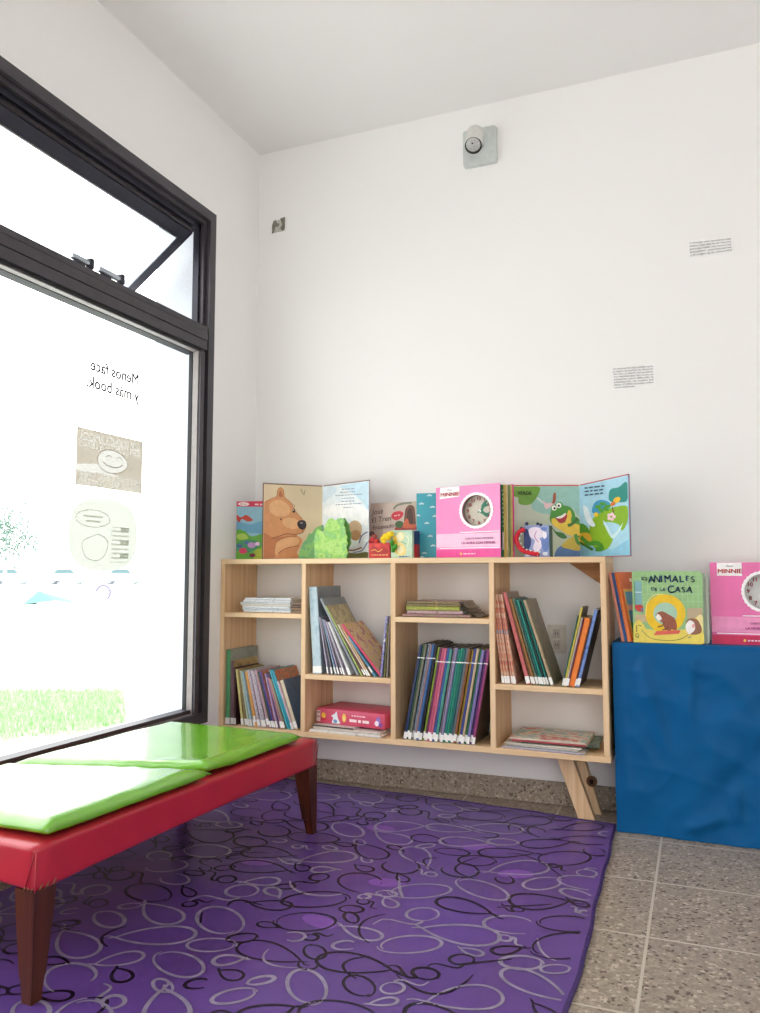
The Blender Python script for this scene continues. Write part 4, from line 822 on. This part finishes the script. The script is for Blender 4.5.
# clock books
def clockbook(label, P, Q, z0, za, zb, npages, cols, tint=0):
    P, Q = Vector(P), Vector(Q); d = (Q-P).normalized(); w = (Q-P).length; ang = atan2(d.y, d.x); h = (za+zb)/2-z0
    r = empty('clock_board_book', (P.x, P.y, z0), (0, 0, ang), label, 'book', 'pink clock books')
    pink, hot, light = ((236, 128, 186), (226, 62, 146), (246, 190, 218)) if not tint else ((226, 84, 160), (206, 24, 84), (240, 150, 196))
    N = 48; hx, hz, rx, rz_ = w*.64, h*.645, w*.222, h*.205*1.04
    def outer(t):
        c_, s_ = cos(t), sin(t); k = min((w-hx if c_ > 0 else hx)/max(1e-6, abs(c_)), (h-hz if s_ > 0 else hz)/max(1e-6, abs(s_))); return hx+c_*k, hz+s_*k
    ts = sorted([2*pi*i/N for i in range(N)] + [atan2(zz-hz, xx-hx) % (2*pi) for xx in (0, w) for zz in (0, h)])
    N = len(ts); vs, th = [], .004
    for y in (0, th):
        for t in ts: vs.append((outer(t)[0], y, outer(t)[1]))
        for t in ts: vs.append((hx+rx*cos(t), y, hz+rz_*sin(t)))
    fs, K = [], 2*N
    for i in range(N):
        j = (i+1) % N; fs += [(i, j, N+j, N+i), (K+j, K+i, K+N+i, K+N+j), (j, i, K+i, K+j), (N+i, N+j, K+N+j, K+N+i)]
    s = MB(); s.add(vs, fs, mat(pink, .3, .05, 12, 0, .2)); s.build('cover', r, 'pink cover with a round hole')
    s = MB(); vs = [(hx+rx*cos(t), y, hz+rz_*sin(t)) for y in (th, .022) for t in ts]
    s.add(vs, [(i, (i+1) % N, N+(i+1) % N, N+i) for i in range(N)], mat((128, 118, 108), .6), True); s.build('dial_well', r)  # wall of the hole coloured grey-brown, its shade painted in
    dl = MB(); dl.add([(hx+rx*1.02*cos(t), .0222, hz+rz_*1.02*sin(t)) for t in ts], [tuple(range(N))], mat((196, 188, 172) if not tint else (206, 210, 208), .5)); dlo = dl.build('clock_dial', r)
    da = Art([(0, 0), (200, 0), (200, 200), (0, 200)], [(hx-rx, .0222, hz+rz_), (hx+rx, .0222, hz+rz_), (hx+rx, .0222, hz-rz_), (hx-rx, .0222, hz-rz_)])
    for n_ in range(1, 13):
        t = pi/2-n_*pi/6; da.text(str(n_), 100+78*cos(t), 100-78*sin(t), 24, (176, 60, 84), .04)
    da.blob([(100, 100), (112, 88), (120, 60), (140, 40), (162, 34), (150, 58), (170, 50), (158, 72), (138, 80), (128, 100), (150, 116), (178, 112), (165, 128), (186, 140), (150, 142), (120, 122), (104, 114), (88, 112)], (16, 112, 80)); da.ell(104, 102, 9, 9, (230, 230, 226)); da.ell(100, 104, 4, 4, (16, 112, 80)); da.build(dlo)
    a = Art([(0, 0), (480, 0), (480, 530), (0, 530)], [(0, 0, h), (w, 0, h), (w, 0, 0), (0, 0, 0)])
    cx_, cy_ = .64*480, (1-.645)*530
    a.rect(0, 470, 480, 530, hot); a.rect(0, 352, 480, 452, light); a.stroke([(185, 345), (478, 345)], 6, (250, 244, 250)); a.stroke([(30, 460), (478, 460)], 6, (250, 240, 248))
    for k in range(30): a.rect(188+k*10, 350, 192+k*10, 354, (200, 60, 140)); a.k -= 1
    a.k += 1; a.poly([(34, 2), (184, 2), (184, 78), (30, 88)] if not tint else [(42, 2), (190, 2), (190, 88), (42, 86)], (250, 248, 248)); a.ring(cx_, cy_, .222*480+17, .2132*530+17, 17, (250, 248, 250), 56, .03)
    tx = 110 if not tint else 118
    a.text('MINNIE', tx, 58, 28, (206, 34, 54), .035, 0, 'CENTER', 1.12); a.text('Disney', tx, 24, 11, (120, 116, 120), .02)
    a.text('CUENTO PARA APRENDER', 330, 393, 13, (150, 70, 140), .02, 0, 'CENTER', .95); a.text('LA HORA CON MINNIE', 322, 425, 18, (176, 50, 140), .03, 0, 'CENTER', .95); a.ell(192, 503, 8, 9, (246, 200, 80)); a.scrib(210, 300, 503, 8, (250, 214, 236))
    a.build(r)
    y = .0225
    for i in range(npages):
        t = .0105; s = MB(); dx = .0035*i; m = cols[i % len(cols)]
        s.box((.004, y, 0.001), (w-.004+dx, y+t, h*(.985+.003*(i % 3))), m, bev=.0015, seg=1); s.build('page', r)
        if i == 0 and not tint:
            s = MB()
            for k in range(9): s.ball((w-.004+dx, y+t*.5, h*.42+k*.017), (.0012, .0026, .0026), M_white, 8, 6)
            s.box((w-.0052+dx, y+.0005, h*.10), (w-.0033+dx, y+t-.0005, h*.34), mat((196, 186, 190), .5)); s.build('page_print', r)
        y += t+.0006
    s = MB(); s.box((.004, y, 0), (w-.004+.0035*npages, y+.003, h), mat(hot, .4)); s.build('back_cover', r); return r
pg = [mat((16, 92, 52), .4), mat((196, 170, 74), .4), mat((214, 190, 140), .5), mat((120, 140, 96), .4), mat((206, 186, 110), .4)]
clockbook('pink clock board book with round dial hole on top of the bookcase', (.947, -.2), (1.226, -.288), ZS, 1.232, 1.240, 5, pg)
# open frog book
L_, G_, R_ = (1.239, -.15), (1.487, -.062), (1.684, -.262); zf = [1.237, 1.236, 1.247]
frog = empty('open_picture_book', (1.45, -.12, ZS), label='open picture book with a laughing green frog at the right end of the bookcase', cat='book')
lp, rp = openbook(frog, L_, G_, R_, ZS, *zf, mat((190, 56, 60), .4), mat((192, 202, 180), .45, .05, 8), mat((168, 214, 232), .45)); bear_root = frog
s = MB(); a1, b1 = off(G_, R_, .0075); panel(s, a1, b1, ZS, zf[1]+.004, zf[2]+.004, .002, mat((70, 160, 190), .4)); o = s.build('back_cover', frog); o.matrix_parent_inverse = rel(frog)
a = pageart(lp, [(60, 88), (432, 85), (432, 467), (60, 467)], L_, G_, ZS, *zf[:2])
a.blob([(215, 92), (330, 90), (431, 88), (431, 250), (380, 200), (280, 240), (170, 205)], (150, 196, 184)); a.blob([(62, 110), (64, 92), (150, 90), (216, 94), (204, 140), (170, 182), (130, 190), (100, 180), (96, 150), (66, 140)], (104, 158, 40)); a.text('VERDE', 132, 127, 19, (30, 40, 24), .03)
a.blob([(290, 460), (310, 420), (360, 400), (431, 430), (431, 466), (300, 466)], (76, 116, 170)); a.blob([(330, 410), (370, 370), (431, 350), (431, 430), (370, 425)], (206, 180, 60)); a.blob([(285, 170), (290, 130), (302, 122), (304, 150), (296, 180), (270, 190)], (166, 76, 50)); a.blob([(235, 165), (250, 180), (275, 178), (300, 188), (270, 200), (250, 212), (240, 195)], (240, 200, 206)); a.stroke([(200, 150), (235, 180)], 4, (240, 240, 236), False)
g1, g2, g3 = (70, 146, 44), (46, 112, 38), (236, 200, 62)
a.blob([(380, 250), (431, 270), (431, 360), (400, 345), (350, 320)], g1); a.blob([(275, 300), (300, 330), (340, 340), (360, 365), (330, 368), (300, 345)], g2)
a.blob([(272, 240), (285, 205), (330, 190), (380, 200), (405, 235), (400, 275), (360, 300), (300, 300), (270, 275)], g1); a.blob([(278, 265), (300, 262), (320, 285), (352, 280), (362, 240), (375, 215), (388, 240), (385, 280), (431, 300), (431, 350), (370, 350), (320, 320), (285, 295)], g3)
a.blob([(300, 258), (330, 250), (356, 232), (362, 255), (345, 282), (322, 284)], (176, 30, 44)); a.blob([(302, 256), (330, 246), (354, 232), (352, 246), (325, 262)], (250, 244, 236)); a.ell(295, 206, 20, 20, g1); a.ell(322, 192, 20, 20, g1); a.ell(293, 205, 14, 14, (250, 250, 240)); a.ell(319, 191, 14, 14, (250, 250, 240)); a.ell(295, 207, 6, 7, (20, 20, 20)); a.ell(318, 193, 6, 7, (20, 20, 20))
a.stroke([(420, 260), (390, 290), (365, 300)], 16, g2); a.stroke([(405, 345), (415, 385), (431, 400)], 18, g1); a.build(lp)
a = pageart(rp, [(432, 85), (683, 38), (690, 462), (432, 467)], G_, R_, ZS, *zf[1:])
a.blob([(434, 460), (440, 380), (520, 400), (600, 430), (688, 380), (688, 460)], (140, 200, 226)); a.blob([(590, 150), (600, 110), (640, 100), (680, 76), (682, 170), (640, 180), (600, 175)], (34, 140, 128)); a.blob([(500, 220), (520, 175), (560, 165), (600, 190), (570, 240), (520, 240)], (60, 150, 190))
a.blob([(484, 330), (500, 270), (560, 225), (620, 205), (682, 205), (682, 282), (656, 332), (640, 300), (600, 285), (560, 290), (600, 345), (606, 388), (570, 432), (520, 425), (480, 370)], (136, 180, 36)); a.blob([(560, 275), (580, 300), (608, 350), (640, 320), (660, 290), (640, 340), (608, 372), (580, 330)], (206, 234, 240))
for dx, dy in ((535, 200), (560, 185), (585, 200), (550, 220), (575, 215)): a.ell(dx, dy, 18, 9, (80, 156, 40), random.uniform(-60, 60))
a.ell(632, 168, 20, 14, (240, 190, 40), -40); a.ell(612, 188, 14, 10, (220, 120, 40), -40); a.ell(525, 242, 12, 12, (240, 200, 40)); a.stroke([(610, 205), (615, 240)], 6, (120, 80, 40), False)
for k in range(5): a.ell(604+14*cos(k*1.26), 256+14*sin(k*1.26), 9, 9, (246, 206, 214))
a.blob([(455, 195), (480, 205), (500, 260), (520, 300), (500, 305), (470, 270)], (226, 240, 246)); a.blob([(434, 290), (470, 300), (490, 340), (470, 350), (434, 340)], g1); a.blob([(434, 345), (480, 340), (500, 370), (480, 400), (440, 390)], (214, 170, 50)); a.stroke([(440, 360), (480, 395), (530, 395), (555, 425), (520, 428)], 22, g1); a.stroke([(434, 390), (470, 410), (505, 430)], 14, g2)
for k in range(3): a.scrib(466, 572-4*k, 98+k*19, 8, (60, 90, 110), -.08)
a.build(rp)
# crab like puppet book
Y4 = -.235; x0, x1 = top(524, 550, Y4).x, top(549.4, 550, Y4).x
def crabart(a):
    a.blob([(130, 340), (150, 320), (170, 380), (160, 420), (132, 430)], (40, 56, 110)); a.blob([(160, 320), (200, 310), (240, 330), (235, 360), (215, 370), (230, 400), (205, 440), (180, 420), (190, 380), (165, 360)], (234, 222, 236)); a.blob([(225, 380), (262, 350), (264, 420), (240, 440)], (104, 130, 190)); a.ell(240, 320, 16, 10, (104, 130, 190)); a.ell(245, 450, 14, 10, (220, 226, 240)); a.stroke([(200, 330), (190, 360), (210, 390)], 6, (200, 150, 190)); a.ell(150, 455, 12, 9, (230, 230, 240)); a.blob([(232, 345), (250, 335), (256, 360), (240, 372)], (240, 236, 244))
cr = smallbook('small_board_book', 'small blue and white board book with red claw puppet before the frog pages', x0, x1, Y4, top(535, 525.3, Y4).z, .02, (146, 160, 204), [(130, 300), (268, 300), (268, 467), (130, 467)], crabart)
s = MB(); s.tube([aty(500+X/5.43, 470+Y/5.43, Y4-.008) for X, Y in spline([(134, 322), (102, 340), (88, 375), (100, 410), (122, 436), (165, 450), (212, 458)], False, 4)], .0085, mat((206, 36, 54), .8, .1, 90), 8); o = s.build('plush_claw', cr, 'red plush claw'); o.matrix_parent_inverse = rel(cr)
s = MB()
for X, Y in ((116, 346), (106, 372), (114, 398), (128, 418), (145, 432), (166, 438), (190, 442), (214, 446), (205, 462)):
    w = aty(500+X/5.43, 470+Y/5.43, Y4-.012); s.ball(tuple(w), .0036, M_white, 8, 6)
o = s.build('white_frill', cr); o.matrix_parent_inverse = rel(cr)
s = MB()
for X, Y in ((145, 292), (118, 318), (205, 294), (222, 300)): w = aty(500+X/5.43, 470+Y/5.43, Y4+.004); s.ball(tuple(w), (.007, .006, .007), mat((60, 66, 90), .8, .2, 90), 8, 6)
o = s.build('plush_tuft', cr); o.matrix_parent_inverse = rel(cr)
s = MB(); s.box((x1+.0002, Y4-.001, ZS), (x1+.009, Y4+.02, top(535, 526, Y4).z), mat((40, 66, 56), .5)); o = s.build('spine', cr); o.matrix_parent_inverse = rel(cr)

# ------------------------------------------------------------------ blue cloth covered box
XB, YBX, ZBX = 1.617, -.256, .6525
box_ = empty('draped_box', (2.1, -.13, 0), label='tall box draped in creased blue cloth right of the bookcase', cat='box')
M_blue = mat((0, 86, 142), .5, .06, 5, 0, 0, .15); M_blue.node_tree.nodes['Principled BSDF'].inputs['Sheen Weight'].default_value = .05
def crease(x, z):
    v = noise.noise((x*5.5, z*4, 1))*.006 + (.5-abs(noise.noise((x*4+z*2.2, z*3.4-x*1.5, 6))))**2*.02 + (.5-abs(noise.noise((x*8-z*5, z*4+x*2, 16))))**3*.014 + (.5-abs(noise.noise((x*3+z*7, z*3-x*2, 26))))**4*.03
    for (x0, z0, x1, z1, a_, w) in ((1.70, .63, 1.80, .25, .006, .02), (1.92, .12, 2.15, .40, -.007, .03), (1.83, .03, 1.98, .10, .008, .02), (1.88, .64, 1.86, .35, .005, .02), (2.0, .22, 2.0, .06, .007, .015), (1.64, .62, 1.66, .05, .005, .012), (1.68, .55, 1.71, .64, -.004, .012)):
        dx, dz = x1-x0, z1-z0; L = hypot(dx, dz); t = ((x-x0)*dx+(z-z0)*dz)/L; s_ = ((x-x0)*-dz+(z-z0)*dx)/L
        v += a_*math.exp(-(s_/w)**2)*max(0, min(1, 4*t/L))*max(0, min(1, 4*(1-t/L)))
    return v*1.9
s = MB(); NX, NZ, X1 = 110, 70, 2.72; vs_ = []
for j in range(NZ+1):
    for i in range(NX+1):
        x, z = XB+(X1-XB)*i/NX, .002+(ZBX-.002)*j/NZ
        edge = min(1, 10*(x-XB))*min(1, max(0, (ZBX-z)*18))
        vs_.append((x+(.006*noise.noise((z*5, 2, 2)) if i == 0 else 0), YBX-(crease(x, z)*edge)-.004*(1-edge)*0+.005*max(0, 1-(ZBX-z)/.012)**2, z))
s.add(vs_, [(j*(NX+1)+i, j*(NX+1)+i+1, (j+1)*(NX+1)+i+1, (j+1)*(NX+1)+i) for j in range(NZ) for i in range(NX)], M_blue, True)
vs_ = []
for j in range(NZ+1):
    for i in range(9):
        z = .002+(ZBX-.002)*j/NZ; y = YBX+(.005*max(0, 1-(ZBX-z)/.012)**2 if i == 0 else 0)+(-.02-YBX)*i/8; vs_.append((XB+(.006*noise.noise((z*5, 2, 2)) if i == 0 else .004*noise.noise((z*6, y*9, 5))), y, z))
s.add(vs_, [(j*9+i+1, j*9+i, (j+1)*9+i, (j+1)*9+i+1) for j in range(NZ) for i in range(8)], M_blue, True)
s.add([(XB, YBX+.005, ZBX), (X1, YBX+.005, ZBX), (X1, -.02, ZBX), (XB, -.02, ZBX)], [(0, 1, 2, 3)], M_blue)
o = s.build('cloth_cover', box_); o.matrix_parent_inverse = rel(box_)
s = MB(); s.box((XB+.02, YBX+.03, 0), (X1-.01, -.03, ZBX-.006), mat((150, 120, 84), .8)); o = s.build('box_body', box_); o.matrix_parent_inverse = rel(box_)
# books on the box
ZP = ZBX+.001
oc = MB()
book('picture_book', 'salmon pink thin book, leftmost of three leaning on the blue box', 'book', 'books leaning on the blue box', .011, .11, .248, (226, 150, 130), (220, 140, 120), (1.645, -.222, ZP), rad(-10.5), rad(-22))
book('picture_book', 'blue thin book between the salmon and orange books on the blue box', 'book', 'books leaning on the blue box', .011, .11, .248, (30, 84, 150), (40, 96, 160), (1.6557, -.2265, ZP), rad(-10.5), rad(-22))
orb = book('picture_book', 'orange book with blue and green picture cover leaning on the blue box', 'book', 'books leaning on the blue box', .014, .13, .25, (226, 120, 50), (222, 108, 44), (1.6664, -.2310, ZP), rad(-10.5), rad(-22))
a = Art([(0, 0), (100, 0), (100, 200), (0, 200)], [(.014, .0, .25), (.014, .13, .25), (.014, .13, 0), (.014, .0, 0)])
a.rect(14, 50, 99, 190, (240, 196, 90)); a.rect(20, 58, 99, 100, (110, 176, 206)); a.rect(20, 96, 99, 112, (240, 170, 160)); a.rect(20, 112, 99, 150, (90, 160, 190)); a.rect(20, 146, 99, 185, (60, 140, 60)); a.scrib(60, 98, 24, 10, (250, 220, 190)); a.build(orb)
# animals board book
P, Q = Vector((1.688, -.236)), Vector((1.921, -.236)); za, zb = .905, .9045
an = empty('board_book', (1.81, -.236, ZP), label='yellow and green animals board book with a big yellow ring on the blue box', cat='book')
def rpanel(mb, P, Q, z0, za, zb, th, m, r=.014):
    d = (Q-P).normalized(); n = Vector((-d.y, d.x, 0))*th; w = (Q-P).length; pts = []
    for (cx, cz, t0) in ((w-r, 0, None), (w-r, 1, 0), (r*.6, 1, 1)):
        h = (za+(zb-za)*cx/w)-z0
        if cz == 0: pts += [(w-r, 0)] + [(w-r+r*sin(t), r-r*cos(t)) for t in [pi/2*k/6 for k in range(1, 7)]]
        elif t0 == 0: pts += [(w-r+r*cos(t), h-r+r*sin(t)) for t in [pi/2*k/6 for k in range(7)]]
        else: q = r*.6; pts += [(q-q*sin(t), h-q+q*cos(t)) for t in [pi/2*k/6 for k in range(7)]]
    pts.append((0, 0)); mb.prism([(P.x+d.x*u, P.y+d.y*u, z0+v) for u, v in pts], n, m)
s = MB(); rpanel(s, P.to_3d(), Q.to_3d(), ZP, za, zb, .003, mat((150, 194, 132), .4)); o = s.build('cover', an); o.matrix_parent_inverse = rel(an)
s = MB()
d_ = (Q-P).normalized(); n_ = Vector((-d_.y, d_.x))
rpanel(s, (P+n_*.0032+d_*.002).to_3d(), (Q+n_*.0032-d_*.001).to_3d(), ZP, za-.002, zb-.002, .016, mat((222, 212, 190), .6)); o = s.build('pages', an); o.matrix_parent_inverse = rel(an)
a = Art([(228, 128), (705, 128), (712, 628), (222, 605)], shift(quad(P, Q, ZP, za, zb), an))
for k in range(12): a.stroke([(300+k*34, 140), (300+k*34, 450)], 2.5, (176, 210, 160), False); a.k -= 1
for k in range(6): a.stroke([(240, 180+k*52), (700, 180+k*52)], 2.5, (176, 210, 160), False); a.k -= 1
a.k += 1; a.rect(240, 195, 292, 400, (126, 176, 180)); a.stroke([(240, 270), (292, 270)], 4, (230, 240, 236), False); a.rect(240, 200, 246, 400, (90, 140, 110)); a.blob([(240, 360), (285, 355), (300, 375), (285, 400), (255, 395)], (190, 60, 50)); a.blob([(280, 380), (300, 380), (295, 410)], (120, 110, 140)); a.rect(600, 380, 702, 450, (190, 170, 140)); a.rect(240, 420, 320, 470, (196, 176, 140))
a.blob([(226, 602), (228, 500), (262, 455), (300, 490), (340, 520), (600, 520), (650, 450), (700, 430), (704, 540), (704, 622), (500, 618)], (236, 216, 96)); a.ell(450, 430, 92, 120, (168, 206, 180)); a.ring(450, 415, 138, 130, 56, (238, 196, 22), 40); a.stroke([(315, 430), (325, 350), (370, 295), (440, 285)], 5, (250, 232, 130))
a.blob([(392, 412), (430, 400), (480, 425), (515, 450), (528, 500), (520, 528), (490, 522), (480, 532), (445, 520), (430, 478), (395, 455), (386, 430)], (150, 84, 60)); a.blob([(388, 418), (412, 425), (425, 450), (405, 462), (388, 445)], (240, 234, 226)); a.ell(388, 424, 5, 4, (40, 30, 30)); a.stroke([(440, 470), (430, 495), (395, 505)], 8, (120, 60, 44)); a.stroke([(470, 500), (455, 520), (425, 524)], 8, (120, 60, 44))
a.poly([(366, 560), (384, 532), (552, 528), (540, 552)], (220, 96, 80)); a.blob([(592, 470), (620, 450), (660, 455), (690, 490), (690, 545), (640, 560), (600, 540)], (150, 100, 76)); a.blob([(590, 490), (615, 462), (645, 480), (650, 520), (630, 545), (605, 555), (588, 520)], (246, 240, 238)); a.ell(640, 500, 10, 14, (232, 170, 170)); a.blob([(664, 440), (700, 430), (702, 540), (690, 500)], (240, 224, 160)); a.stroke([(262, 490), (282, 497)], 5, (60, 50, 40), False); a.stroke([(280, 520), (340, 575), (440, 595), (540, 590), (600, 560)], 3, (90, 80, 60)); a.text('Q', 250, 560, 26, (50, 50, 50), 0); a.stroke([(250, 490), (246, 535)], 5, (70, 60, 50), False); a.stroke([(600, 580), (625, 572)], 4, (90, 110, 150), False)
for ch, X, Y, hh, ro in (('A', 362, 186, 48, -4), ('N', 402, 182, 48, 6), ('I', 432, 182, 48, 0), ('M', 474, 182, 48, -5), ('A', 524, 184, 46, 4), ('L', 566, 184, 46, -3), ('E', 604, 178, 34, 14), ('S', 642, 186, 40, -10), ('C', 494, 254, 52, -6), ('A', 540, 254, 40, 4), ('S', 578, 256, 38, -8), ('A', 618, 256, 44, 8)): a.text(ch, X, Y, hh, (44, 96, 168), .03, ro)
for ch, X, Y in (('L', 300, 178), ('O', 314, 180), ('S', 328, 184), ('D', 370, 250), ('E', 392, 254), ('L', 425, 252), ('A', 446, 254)): a.text(ch, X, Y, 24, (90, 130, 160), .03, random.uniform(-8, 8))
a.build(an)
# board book behind it
P2, Q2 = P+Vector((.02, .03)), Q+Vector((.0085, .03)); s = MB()
ab = empty('board_book', (1.83, -.15, ZP), label='beige board book hidden behind the animals book, only its right edge showing', cat='book')
rpanel(s, P2.to_3d(), Q2.to_3d(), ZP, za-.006, zb-.008, .004, mat((150, 170, 150), .4), .01); o = s.build('cover', ab); o.matrix_parent_inverse = rel(ab)
s = MB(); rpanel(s, (P2+n_*.0042).to_3d(), (Q2+n_*.0042+d_*.001).to_3d(), ZP, za-.008, zb-.01, .012, printed([(196, 160, 96), (150, 110, 70), (120, 100, 80)], 30), .01); o = s.build('pages', ab); o.matrix_parent_inverse = rel(ab)
s = MB(); rpanel(s, (P2+n_*.0164).to_3d(), (Q2+n_*.0164+d_*.009).to_3d(), ZP, za-.003, zb-.012, .004, mat((186, 204, 190), .4), .01); o = s.build('back_cover', ab); o.matrix_parent_inverse = rel(ab)
clockbook('hot pink clock board book cut by the right picture edge on the blue box', (1.946, -.19), (2.204, -.192), ZP, .934, .936, 4, pg, 1)

# ------------------------------------------------------------------ things on the wall
# spotlight
lp_ = empty('wall_spotlight', (1.094, 0, 2.72), label='white spotlight on a square plate high on the back wall', cat='lamp')
s = MB()
def rrect(w, h, r, n=6): return [(cx+r*cos(t), cz+r*sin(t)) for (cx, cz, t0) in ((w-r, h-r, 0), (-w+r, h-r, pi/2), (-w+r, -h+r, pi), (w-r, -h+r, 1.5*pi)) for t in [t0+pi/2*k/n for k in range(n+1)]]
mw = mat((206, 212, 210), .45); mw2 = mat((226, 226, 220), .4)
s.prism([(u, -.022, v) for u, v in rrect(.073, .081, .012)], (0, .022, 0), mw); s.build('wall_plate', lp_)
ax = Vector((.06, -.56, -.83)).normalized(); c1 = aty(473.4, 145.5, -.135)-lp_.location; c0 = c1-ax*.105
s = MB(); s.tube([c0-ax*.006, c0, c0+ax*.004, c1-ax*.004, c1], [.026, .034, .0365, .0365, .036], mw2, 24); s.build('lamp_body', lp_)
s = MB(); s.tube([c1-ax*.001, c1+ax*.0035], [.036, .035], mat((30, 30, 32), .4), 24); s.build('rim', lp_)
s = MB(); s.tube([c1+ax*.003+Vector((.0005, -.0044, .003)), c1+ax*.0048+Vector((.0005, -.0044, .003))], [.0300, .0290], mat((196, 198, 196), .5, .15, 150), 24); s.ball(tuple(c1+ax*.005+Vector((-.001, -.010, .007))), .004, mat((60, 60, 60), .5), 8, 6); s.build('reflector', lp_)
s = MB(); s.tube([(c0*.6+c1*.4), Vector((c0.x+.01, -.015, c0.z-.03))], .012, mw, 10); s.build('swivel_arm', lp_)
# open metal junction box
jx = empty('junction_box', (.109, 0, 2.54), label='small bare metal junction box set in the white wall near the corner', cat='electrical box')
s = MB(); mg = mat((126, 124, 112), .5, .2, 60, .2); md = mat((196, 194, 186), .6, .1, 60)
s.box((-.030, -.004, -.028), (.030, 0, .028), md); s.build('recess', jx)
for pts in ([(-.034, .006), (-.026, .026), (-.014, .03), (-.008, .012), (.006, .008), (-.002, -.004), (-.018, -.002), (-.024, -.03), (-.034, -.034)], [(.010, .032), (.034, .036), (.034, -.02), (.022, -.03), (.010, -.016), (.02, .0)]):
    s = MB(); s.prism([(u, -.0075, v) for u, v in pts], (0, .003, 0), mg); s.build('metal_tab', jx)
# outlet
ol = empty('wall_outlet', (1.381, 0, .638), label='white wall socket plate behind the leaning books in the right column', cat='outlet')
mo = mat((226, 218, 206), .4); s = MB(); s.prism([(u, -.008, v) for u, v in rrect(.036, .056, .005)], (0, .008, 0), mo); s.build('plate', ol)
for dz in (.022, -.022): s = MB(); s.box((-.014, -.0105, dz-.018), (.014, -.008, dz+.018), mat((206, 196, 184), .4), bev=.001, seg=1); s.build('socket_module', ol)
s = MB()
for dz in (.022, -.022):
    for dx in (-.005, .005): s.box((dx-.0012, -.0109, dz-.005), (dx+.0012, -.0105, dz+.005), mat((60, 56, 52), .6))
s.build('slot_pair', ol)
# paper cards
def card(label, C, lines, n, tilt):
    c = [aty(*p, -.0008) for p in C]; ctr = sum(c, Vector())/4; r = empty('paper_card', ctr, label=label, cat='paper', group='printed cards on the back wall')
    s = MB(); q = [p-ctr for p in c]; s.add([p+Vector((0, -.0012 if i in (1, 2) else 0, 0)) for i, p in enumerate(q)] + [p+Vector((0, .0005, 0)) for p in q], [(3, 2, 1, 0), (0, 1, 5, 4), (1, 2, 6, 5), (2, 3, 7, 6), (3, 0, 4, 7)], mat((252, 251, 251), .7)); s.build('sheet', r)
    a = Art([(0, 0), (100, 0), (100, 100), (0, 100)], [p+Vector((0, -.0012, 0)) for p in q]); hgt = 100/(len(lines)+.6)
    for i, tx in enumerate(lines):
        vs, fs = textmesh(tx, hgt*.98, .004); wd = max(p.x for p in vs)-min(p.x for p in vs); x0 = min(p.x for p in vs); k = (94 if i < len(lines)-n else 94*.52)/wd
        a.txt.add([a.p(3+(p.x-x0)*k, (i+.8)*hgt-p.y, 3) for p in vs], fs, mat((84, 80, 82), .7))
    a.build(r)
card('lower printed paper card on the back wall above the frog book', [(612, 367), (654.5, 364), (655, 387), (613, 390)],
     ['La educación del pueblo es la', 'primera necesidad de América', 'del Sur, y sobre los pueblos', 'nos decimos que han hecho un', 'esfuerzo para difundir la', 'educación en todas las', 'clases. (1.850) escuelas sobre', 'comunidades'], 1, 0)
card('upper printed paper card near the right edge of the back wall', [(688, 241), (732, 236.5), (733, 252), (689, 258)],
     ['Consejo: una conversación', 'amena y que deja de ser discurso', 'para que hable una nueva voz', 'escuchar atentamente', 'y el origen de la comunidad'], 0, 0)

# ------------------------------------------------------------------ light
w = bpy.data.worlds.new('sky'); sc.world = w; w.use_nodes = True; nt = w.node_tree; bg = nt.nodes['Background']
tc = nt.nodes.new('ShaderNodeTexCoord'); sp = nt.nodes.new('ShaderNodeSeparateXYZ'); nt.links.new(tc.outputs['Generated'], sp.inputs[0])
cr_ = nt.nodes.new('ShaderNodeValToRGB'); nt.links.new(sp.outputs['Z'], cr_.inputs['Fac'])
cr_.color_ramp.elements[0].color = (1, .99, .97, 1); cr_.color_ramp.elements[1].color = (.975, .98, 1, 1)
nt.links.new(cr_.outputs['Color'], bg.inputs['Color']); bg.inputs['Strength'].default_value = 4.1
sd = bpy.data.lights.new('sun', 'SUN'); sd.energy = 3.0; sd.angle = rad(1); sun = bpy.data.objects.new('sun', sd); COL.objects.link(sun)
sun.rotation_euler = Vector((-.55, -.35, -.76)).to_track_quat('-Z', 'Y').to_euler(); sun.location = (8, 6, 10)
sc.view_settings.view_transform = 'Standard'; sc.view_settings.look = 'None'; sc.view_settings.exposure = 0; sc.view_settings.gamma = 1
sc.cycles.max_bounces = 10; sc.cycles.diffuse_bounces = 6; sc.cycles.transparent_max_bounces = 12; sc.cycles.use_denoising = True; sc.cycles.sample_clamp_indirect = 6
